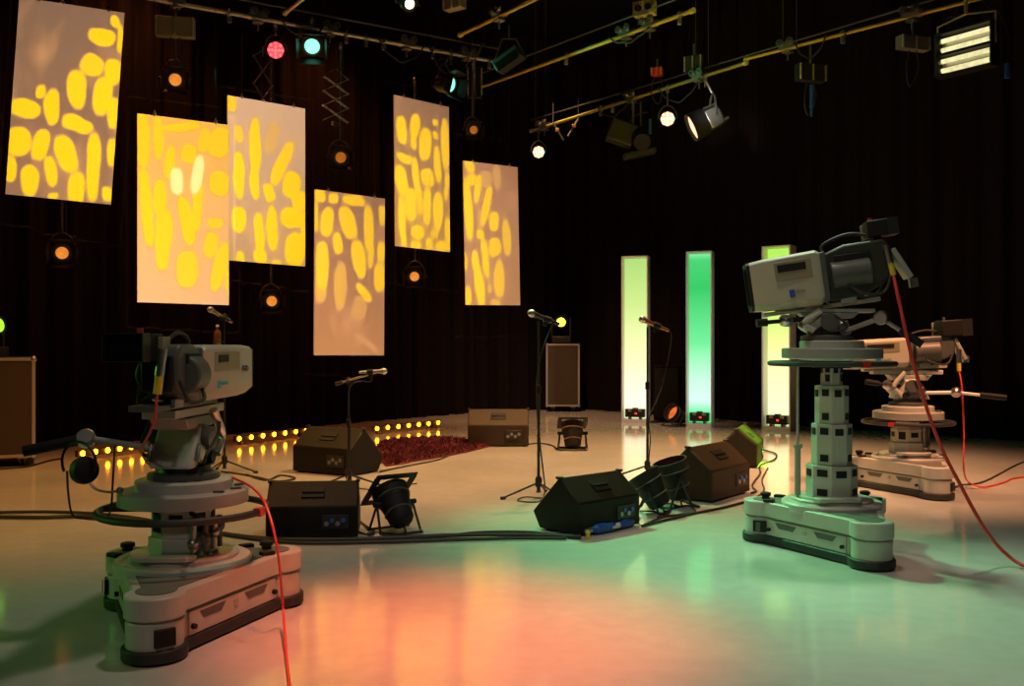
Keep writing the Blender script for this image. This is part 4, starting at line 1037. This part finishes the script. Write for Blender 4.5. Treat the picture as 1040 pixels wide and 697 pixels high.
def studio_camera(loc, yaw, label, Ll=.56, Wl=.29, Hl=.27, pitch=0., vf=(-.42,.0,.30), blen=.36, flare=1.0, body='olive', zc=None, by=0., vfs=1., rear=True):
    """big box lens on the front (+X), camera body and viewfinder behind it; origin on the wedge plate"""
    t = thing('studio_camera', label, 'studio camera', loc, rot=(0, pitch, yaw), group='broadcast cameras with big box lenses')
    zc = zc or Hl/2+.025
    cw, ch = .045, .04; W2, H2 = Wl/2, Hl/2
    def ring(sc_): return [(y*sc_, z*sc_) for y, z in ((-W2+cw,-H2),(W2-cw,-H2),(W2,-H2+ch),(W2,H2-ch*.5),(W2-cw*.5,H2),(-W2+cw*.5,H2),(-W2,H2-ch*.5),(-W2,-H2+ch))]
    secs = [(.0,.90),(.03,1.0),(Ll*.80,.985*flare),(Ll*.86,.97*flare),(Ll,.93*flare)]
    vs = []; fs = []
    for x, k in secs:
        for y, z in ring(k): vs.append((x, y, z+zc))
    n = 8
    for i in range(len(secs)-1):
        for k in range(n): fs.append((i*n+k, i*n+(k+1) % n, (i+1)*n+(k+1) % n, (i+1)*n+k))
    fs.append(tuple(range(n-1,-1,-1)))
    B().add(vs, fs).build('lens_housing', M['cream'], t, .006)
    mr = [(y*.93*flare, z*.93*flare) for y, z in ring(1)]
    hd = B(); vs = [(Ll-.001,y,z+zc) for y,z in mr]+[(Ll+.02,y,z+zc) for y,z in mr]+[(Ll+.02,y*.86,z*.86+zc) for y,z in mr]+[(Ll-.03,y*.8,z*.8+zc) for y,z in mr]
    fs = [(i*n+k, i*n+(k+1) % n, (i+1)*n+(k+1) % n, (i+1)*n+k) for i in range(3) for k in range(n)]
    hd.add(vs, fs).build('lens_hood', M['matte'], t)
    B().lathe([(0,.03),(Hl*.2,.024),(Hl*.38,0)],(Ll-.05,0,zc),(1,0,0),28).build('front_glass', M['glassd'], t)
    B().box((-.015,0,zc),(.04,Wl*.86,Hl*.9)).build('rear_plate', M['darkgrey'], t, .008)
    for s in (-1,1):
        y = s*(W2*1.0)
        pl = B().box((Ll*.40, y-s*.002, zc+Hl*.20),(Ll*.52,.010,Hl*.34)).build('label_plate', M['tan'], t, .003)
        B().box((Ll*(.30 if s < 0 else .42), y+s*.004, zc+Hl*.25),(Ll*(.20 if s < 0 else .40),.006,Hl*.13)).build('dark_window', M['matte'], pl)
        bd = B().box((Ll*(.22 if s < 0 else .46), y+s*.001, zc-Hl*.22),(Ll*(.05 if s < 0 else .075),.006,Hl*.13)).build('badge', M['cyan' if s < 0 else 'blue'], t)
        for k in range(5):
            B().box((Ll*((.27 if s < 0 else .40)+k*.03*(1 if s < 0 else -1)), y+s*.001, zc-Hl*.20),(Ll*.018,.004,Hl*(.06 if k % 2 else .045))).build('badge_lettering', M['cyan' if s < 0 else 'tan'], bd)
        if s < 0:
            sq = B()
            for k in range(4):
                x0 = Ll*(.70+.035*k); sq.tube([(x0,y-.001,zc+Hl*.02),(x0+.02,y-.002,zc+Hl*(.10-.02*(k%2))),(x0+.035,y-.001,zc+Hl*.03),(x0+.015,y-.002,zc-Hl*.01)],.002,5,3)
            sq.build('swirl_emblem', M['matte'], t)
    # camera body
    b = -blen
    mtx = Matrix(((1,0,0,0),(0,0,1,by),(0,1,0,0),(0,0,0,1)))
    B().prism([(-.03,.03),(-.03,Hl*.98),(b*.35,Hl*1.10),(b*.9,Hl*1.10),(b,Hl*.92),(b*.98,Hl*.42),(b*.55,.05)], -.088, .088, mtx).build('camera_body', M[body], t, .016)
    for e in (-1,1):
        B().cyl((-.06,by+e*.062,zc+.0),(b*.68,by+e*.062,zc+.0),.092,n=28).build('side_bulge', M['darkgrey'], t, .01)
        B().box((b*.45,by+e*.094,Hl*.86),(blen*.5,.016,.045)).build('control_strip', M['matte'], t, .004)
        B().tube([(b*.3,by+e*.11,Hl*.4),(b*.5,by+e*.15,Hl*.18),(b*.8,by+e*.12,Hl*.15),(b*.95,by+e*.09,Hl*.5)],.009,8).build('side_cable', M['rubber'], t)
    if rear:
        B().box((b-.05,by,Hl*.62),(.035,.16,.22),(0,.42,0)).build('rear_panel', M['grey2'], t, .006)
        for k in range(4):
            B().cyl((b-.045-.022*k,by-.085,Hl*.80-.05*k),(b-.045-.022*k,by-.105,Hl*.80-.05*k),.011,n=8).build('rear_button', M['silver'], t)
        B().box((b-.13,by-.05,Hl*.25),(.05,.05,.06)).build('rear_switch', M['steel'], t)
    else:
        B().box((b-.012,by,Hl*.62),(.02,.14,.16)).build('rear_panel', M['matte'], t, .006)
    B().box((.02,0,.014),(.74,.13,.028)).build('wedge_plate', M['cream' if rear else 'darkgrey'], t, .004)
    for e in (-1,1):
        B().box((.09,e*.075,.03),(.08,.02,.05)).build('lens_bracket', M['grey2'], t, .004)
        B().box((-.15,e*.075,.03),(.10,.02,.04)).build('body_bracket', M['grey2'], t, .004)
    B().tube([(-.05,by-.03,Hl*1.0),(-.06,by-.04,Hl*1.18),(b*.5,by-.03,Hl*1.30),(b*.85,by-.02,Hl*1.16),(b*.9,by,Hl*1.05)],.010,8).build('top_cable', M['rubber'], t)
    # viewfinder on its arm
    vx, vy, vz = vf; q = vfs
    B().tube([(b*.75,by,Hl*1.05),(b*.9,(by+vy)/2,vz-.01),(vx+.06*q,vy,vz+.03)],.018,8,3).build('viewfinder_arm', M['darkgrey'], t)
    v = B().box((vx,vy,vz+.06*q),(.19*q,.22*q,.15*q)).build('viewfinder', M['matte'], t, .012*q)
    hd = B().box((vx-.13*q,vy,vz+.135*q),(.09*q,.22*q,.006)).box((vx-.13*q,vy-.108*q,vz+.06*q),(.09*q,.006,.15*q)).box((vx-.13*q,vy+.108*q,vz+.06*q),(.09*q,.006,.15*q)).box((vx-.13*q,vy,vz-.013*q),(.09*q,.22*q,.006))
    hd.build('viewing_hood', M['black'], v)
    B().box((vx-.098*q,vy,vz+.06*q),(.006,.19*q,.12*q)).build('screen', M['glassd'], v)
    B().box((vx+.06*q,vy-.125*q,vz+.05*q),(.10*q,.03*q,.14*q)).build('viewfinder_bracket', M['tan'], v, .004)
    B().cyl((vx+.04*q,vy,vz+.135*q),(vx+.04*q,vy,vz+.165*q),.014,n=10).build('tally_lamp', M['red' if q < .9 else 'darkgrey'], v)
    return t

LP_ = V((-1.60,4.80,0))
ped, ztop = pedestal(LP_, 'low pedestal in the left foreground under the camera aimed away', .54, R(-86.5), [(.165,.33,.42),(.15,.42,.56)], windows=((0,.62),(2,.95)), plat=.305, mark=-.2, boff=.035)
pan_head((LP_.x,LP_.y,ztop), R(86), 1.045-ztop, 'grey pan and tilt head under the left foreground camera',
   [((-.10,.10,.15),(-.14,.42,.20),(-.22,.66,.15),'grey2',.22)])
lcam = V((LP_.x+.00, LP_.y-.13, 1.045))
CAML = studio_camera(lcam, R(86.5), 'broadcast camera at left aimed away, cream lens box with cyan badge', Ll=.68, Wl=.32, Hl=.272, vf=(-.34,.03,.235), blen=.30, body='darkgrey', by=-.05, vfs=.82, rear=False)

RP_ = V((2.11,6.5,0))
ped, ztop = pedestal(RP_, 'raised pedestal with tall stepped column in right foreground', 1.215, R(-85),
   [(.165,.33,.55),(.130,.55,.82),(.108,.82,1.07),(.07,1.07,1.225)], windows=((2,1.70),), rod=True, knobs=False, plat=.32, mark=-1.35, up=.64)
hb = 1.575
pan_head((RP_.x-.03,RP_.y,ztop), R(171), hb-ztop, 'pan and tilt head under the raised right foreground camera',
   [((.12,.10,.14),(.28,.14,.125),(.45,.18,.11),'matte',.05),((-.10,.12,.06),(-.30,.20,.14),(-.52,.25,-.02),'steel',.14)])
CAMR = studio_camera((RP_.x-.05,RP_.y,hb), R(171), 'broadcast camera raised high at right, cream lens box with blue badge aimed left', Ll=.45, Wl=.32, Hl=.36, pitch=R(8), vf=(-.40,-.02,.43), blen=.46, flare=.95, vfs=.72)

TP_ = V((3.66,9.1,0))
ped, ztop = pedestal(TP_, 'low pedestal lit orange, farthest right behind the raised camera', .62, R(-88), [(.17,.33,.44),(.15,.44,.56),(.13,.56,.63)], plat=.31, windows=((0,.9),), mark=-2.3)
pan_head((TP_.x,TP_.y,ztop), R(174), 1.105-ztop, 'pan and tilt head under the farthest studio camera',
   [((-.10,.12,.12),(-.36,.20,.13),(-.75,.26,.09),'white',.20),((.10,.10,.18),(.22,.14,.19),(.40,.16,.22),'matte',.1)])
CAMT = studio_camera((TP_.x-.02,TP_.y,1.105), R(174), 'farthest broadcast camera, cream lens box half hidden by the raised camera', Ll=.60, Wl=.29, Hl=.27, pitch=R(3), vf=(-.40,.0,.30), blen=.42, body='darkgrey')

# headset hanging on the left pan bar
hs = P(80,474,4.62)
t = thing('headset', 'black intercom headset hanging from the left camera pan bar', 'headset', hs)
B().torus((0,0,.02), .095, .007, (.3,1,0), 24, 6, -.5, pi+.5).build('headband', M['black'], t)
e = B().lathe([(.02,-.03),(.062,-.025),(.066,0),(.062,.018),(.03,.022)], (.035,-.02,-.015),(.8,-.55,.1),22).build('ear_cup', M['rubber'], t)
B().lathe([(.034,0),(.058,.010),(.034,.02)], (.052,-.032,-.013),(.8,-.55,.1),22).build('ear_pad', M['matte'], e)
B().tube([(.05,-.02,-.06),(.09,-.03,-.10),(.15,-.03,-.115),(.20,-.03,-.11)],.006,8).sphere((.205,-.03,-.108),.018,10,6).build('microphone_boom', M['steel'], t)
o = B().tube([hs+V((-.055,0,-.02)), hs+V((-.05,0,-.12)), hs+V((-.03,0,-.225)), hs+V((.03,0,-.245)), hs+V((.115,0,-.245)), hs+V((.15,0,-.20)), hs+V((.16,0,-.06)), hs+V((.17,0,.10))],.005,6).build('headset_cable', M['rubber'])
tag(o, 'thin black headset cable looping below the left camera pan bar', 'cable')

# camera connectors and red cables
def red_cable(pts, label, r=.011, conn=True, d0=(0,0,1)):
    o = B().tube(pts, r, 8, 8).build('camera_cable', M['red']); tag(o, label, 'cable', 'red camera cables')
    if conn:
        a = V(pts[0]); dd = V(d0).normalized()
        t = o
        B().cyl(a+dd*-.01, a+dd*.075, .019, n=12).build('yellow_sleeve', M['yellow'], t)
        B().cyl(a+dd*.07, a+dd*.19, .021, n=14).build('metal_connector', M['silver'], t)
    return o
lc0 = P(160,398,4.30)
red_cable([lc0, P(157,425,4.32), P(152,440,4.40), P(144,460,4.70), P(160,476,5.04), P(205,478,5.08), P(232,484,4.95), P(257,496,4.75), P(271,516,4.6), P(282,560,4.5), F(287.5,640)+V((0,0,.10)), F(290,662)+V((0,0,.02)), F(293,690)+V((0,0,.012)), F(296,720)+V((0,0,.012)), F(300,800)+V((0,0,.012))],
    'red cable from the left foreground camera down onto the floor', .0065, True, (.12,.0,1))
rc0 = P(907,278,6.28)
red_cable([rc0, P(914,310,6.2), P(924,355,6.15), P(938,405,6.1), P(955,452,6.05), P(975,492,6.0), P(1000,537,5.98), P(1022,563,5.96), F(1046,579)+V((0,0,.012)), F(1100,590)+V((0,0,.012)), F(1200,600)+V((0,0,.012))],
    'red cable swinging from the raised right foreground camera to the floor', .011, True, (-.25,.0,1))
tc0 = P(974,376,8.95)
red_cable([tc0, P(977,395,8.9), P(979,440,8.9), P(979,478,8.85), F(985,493)+V((0,0,.02)), F(1000,496)+V((0,0,.012)), F(1020,491)+V((0,0,.012)), F(1030,487)+V((0,0,.012)), F(1060,484)+V((0,0,.012))],
    'red cable from the farthest studio camera trailing right along the floor', .008, True, (0,0,1))

# floor cables
def floor_cable(pts, label, r=.010, m='rubber'):
    o = B().tube([F(*p)+V((0,0,r+.002)) for p in pts], r, 6, 6).build('floor_cable', M[m]); tag(o, label, 'cable', 'black cables on the floor'); return o
floor_cable([(-30,527),(40,528),(90,527),(160,533),(250,548),(330,551),(400,549),(470,546),(540,546),(590,548)], 'thick black cable across the floor from left edge to the blue plugs', .016)
floor_cable([(-30,523),(60,522),(130,527),(200,540),(290,553),(380,553),(450,551),(520,549),(575,549)], 'black cable beside the thick one, entering at the left edge', .013)
floor_cable([(310,553),(400,551),(440,547),(490,542),(540,542),(580,547)], 'black cable bowing away in front of the tall microphone stand', .009)
floor_cable([(652,536),(680,529),(705,523),(735,517),(765,509)], 'black cable from the blue plugs past the floor lamps', .010)
floor_cable([(655,534),(672,527),(690,524),(706,521),(700,515),(682,518),(668,527)], 'black cable coiled under the two leaning floor lamps', .008)
floor_cable([(763,502),(768,500),(764,494),(772,482),(772,474),(786,468),(788,462),(776,458)], 'black cable running up to the green-lit wedge monitor', .009)
floor_cable([(763,506),(770,505),(776,498),(774,488),(780,476)], 'short black cable right of the brown-lit wedge monitor', .007)
floor_cable([(386,480),(400,477),(420,473),(445,468),(457,463)], 'thin black cable along the near edge of the rug', .008)
floor_cable([(250,483),(270,489),(285,484),(300,487),(282,490),(262,486),(240,482),(225,480)], 'tangle of black cable left of the wedge monitors', .009)
floor_cable([(362,528),(372,536),(380,541),(374,545),(362,541)], 'short cable between darkest wedge monitor and floor lamp', .008)
floor_cable([(537,452),(548,451),(560,453),(566,457)], 'thin cable from the farthest wedge monitor to the copper-lit floor lamp', .009)
floor_cable([(-20,478),(20,476),(36,473),(50,469),(62,467)], 'black cable by the casters of the wide flight case', .010)
floor_cable([(965,500),(975,494),(1000,490),(1040,470),(1080,462)], 'thin dark cable at the right edge behind the farthest camera', .008)

# blue plugs next to the nearest wedge
for a, b, lb, tip in (((600,544),(624,540),'blue mains plug lying nearest the wedge monitor, left one','silver'),((628,539),(648,532),'blue and white mains plug lying right of the other one','white')):
    A_, B_ = F(*a), F(*b); d = (B_-A_); L_ = d.length; d.normalize(); A_.z = .038
    t = thing('mains_plug', lb, 'plug', A_, group='blue plugs on the floor')
    B().lathe([(.02,0),(.024,L_*.15),(.034,L_*.2),(.036,L_*.6),(.028,L_*.65)],(0,0,0),d,16).build('plug_body', M['blue'], t)
    B().lathe([(.022,L_*.62),(.030,L_*.68),(.030,L_*.9),(.022,L_)],(0,0,0),d,16).build('coupler', M['white' if tip == 'white' else 'blue'], t)
    B().lathe([(.014,-L_*.3),(.021,0)],(0,0,0),d,12).build('cable_gland', M[tip], t)
p = F(597,548)
t = thing('cable_tag', 'tiny yellow tag standing on the cable by the nearest wedge monitor', 'tag', p)
B().box((0,0,.03),(.03,.012,.06)).build('tag_plate', M['yellow'], t, .002)

# ------------------------------------------------------------------ lights
def spot(loc, target, energy, col, size, blend=.6, r=.25):
    ld = bpy.data.lights.new('unseen_spot', 'SPOT'); ld.energy = energy; ld.color = col; ld.spot_size = R(size); ld.spot_blend = blend; ld.shadow_soft_size = r
    o = bpy.data.objects.new('unseen_spot', ld); COL.objects.link(o); o.location = loc
    o.rotation_euler = (V(target)-V(loc)).to_track_quat('-Z','Y').to_euler(); return o
spot((1.2,11.3,7.0), (1.1,11.4,0), 4200, (1,.52,.21), 75, .9)          # warm pool mid stage
spot((-3.5,9.0,6.8), (-3.3,9.2,0), 1500, (1,.40,.10), 66, .8)        # orange wash back left
spot((.4,3.2,6.5), F(480,640), 3700, (1,.16,.05), 25, 1)             # salmon pool in front
spot((-4.5,3.0,6.0), F(15,555), 160, (.35,1,.15), 34, 1)             # green at left
spot((-2.2,12.2,6.8), F(690,555), 4600, (.20,1,.38), 25, 1)          # green right of centre, from the back
spot((2.0,8.5,6.6), F(1000,640), 1000, (.72,1,.66), 44, 1)           # pale green at right
spot((4.2,6.6,6.8), F(915,482), 3600, (1,.42,.20), 46, 1)            # pink-orange back right
spot((-1,-2,6.0), (.6,5.5,0), 340, (.95,.90,.72), 46, 1)             # added unseen fill from behind the camera
spot((.6,5.5,7.2), (.6,5.6,0), 420, (1,.90,.70), 90, 1)              # added unseen overhead fill
spot((.5,3.5,6.5), (2.1,6.5,1.6), 45, (.95,1,.72), 30, 1)            # onto right camera
spot((.35,16.2,7.0), (.9,17.7,.2), 1500, (1,.52,.24), 56, 1)         # added unseen lamp, warm on the upright case
spot((-6.0,4.6,1.7), (-2.0,4.8,.35), 95, (.2,1,.08), 40, 1, .1)     # green edge light from the left
spot((-4.75,12.75,6.9), (-4.9,13.2,0), 300, (1,.26,.07), 105, 1)      # added unseen lamps, low orange glow down the curtain folds
spot((-2.5,15.3,6.9), (-2.6,15.8,0), 300, (1,.26,.07), 105, 1)  # second added lamp for the curtain glow
spot((2.5,8.5,2.4), (2.3,13.2,5.5), 330, (1,.9,.06), 50, 1, .1)      # added unseen lamp, yellow light up onto the bars
spot((5.2,8.0,4.5), (2.6,15.5,1.2), 500, (1,.85,.75), 26, 1, .1)     # side light on the columns
spot((5.0,10.8,6.6), (2.70,11.0,.36), 20000, (.42,1,.03), 6.5, 1, .05)     # added unseen lamp, green onto the wedge by the column
spot((2.0,11.6,4.6), (3.05,14.7,4.75), 260, (1,.95,.9), 15, 1, .1)     # added unseen lamp brightening the silver spotlight

w = bpy.data.worlds.new('dark_studio'); sc.world = w; w.use_nodes = True
w.node_tree.nodes['Background'].inputs['Color'].default_value = (.02,.018,.016,1); w.node_tree.nodes['Background'].inputs['Strength'].default_value = .05

# ------------------------------------------------------------------ camera
cd = bpy.data.cameras.new('photo_camera'); cd.sensor_width = 36; cd.lens = 36*FPX/1040; cd.clip_end = 100
co = bpy.data.objects.new('photo_camera', cd); COL.objects.link(co); co.location = (0,0,H); co.rotation_euler = (pi/2,0,0)
sc.camera = co
sc.view_settings.view_transform = 'Standard'
sc.view_settings.look = 'None'
sc.cycles.use_denoising = True
sc.cycles.max_bounces = 6
sc.cycles.sample_clamp_indirect = 6
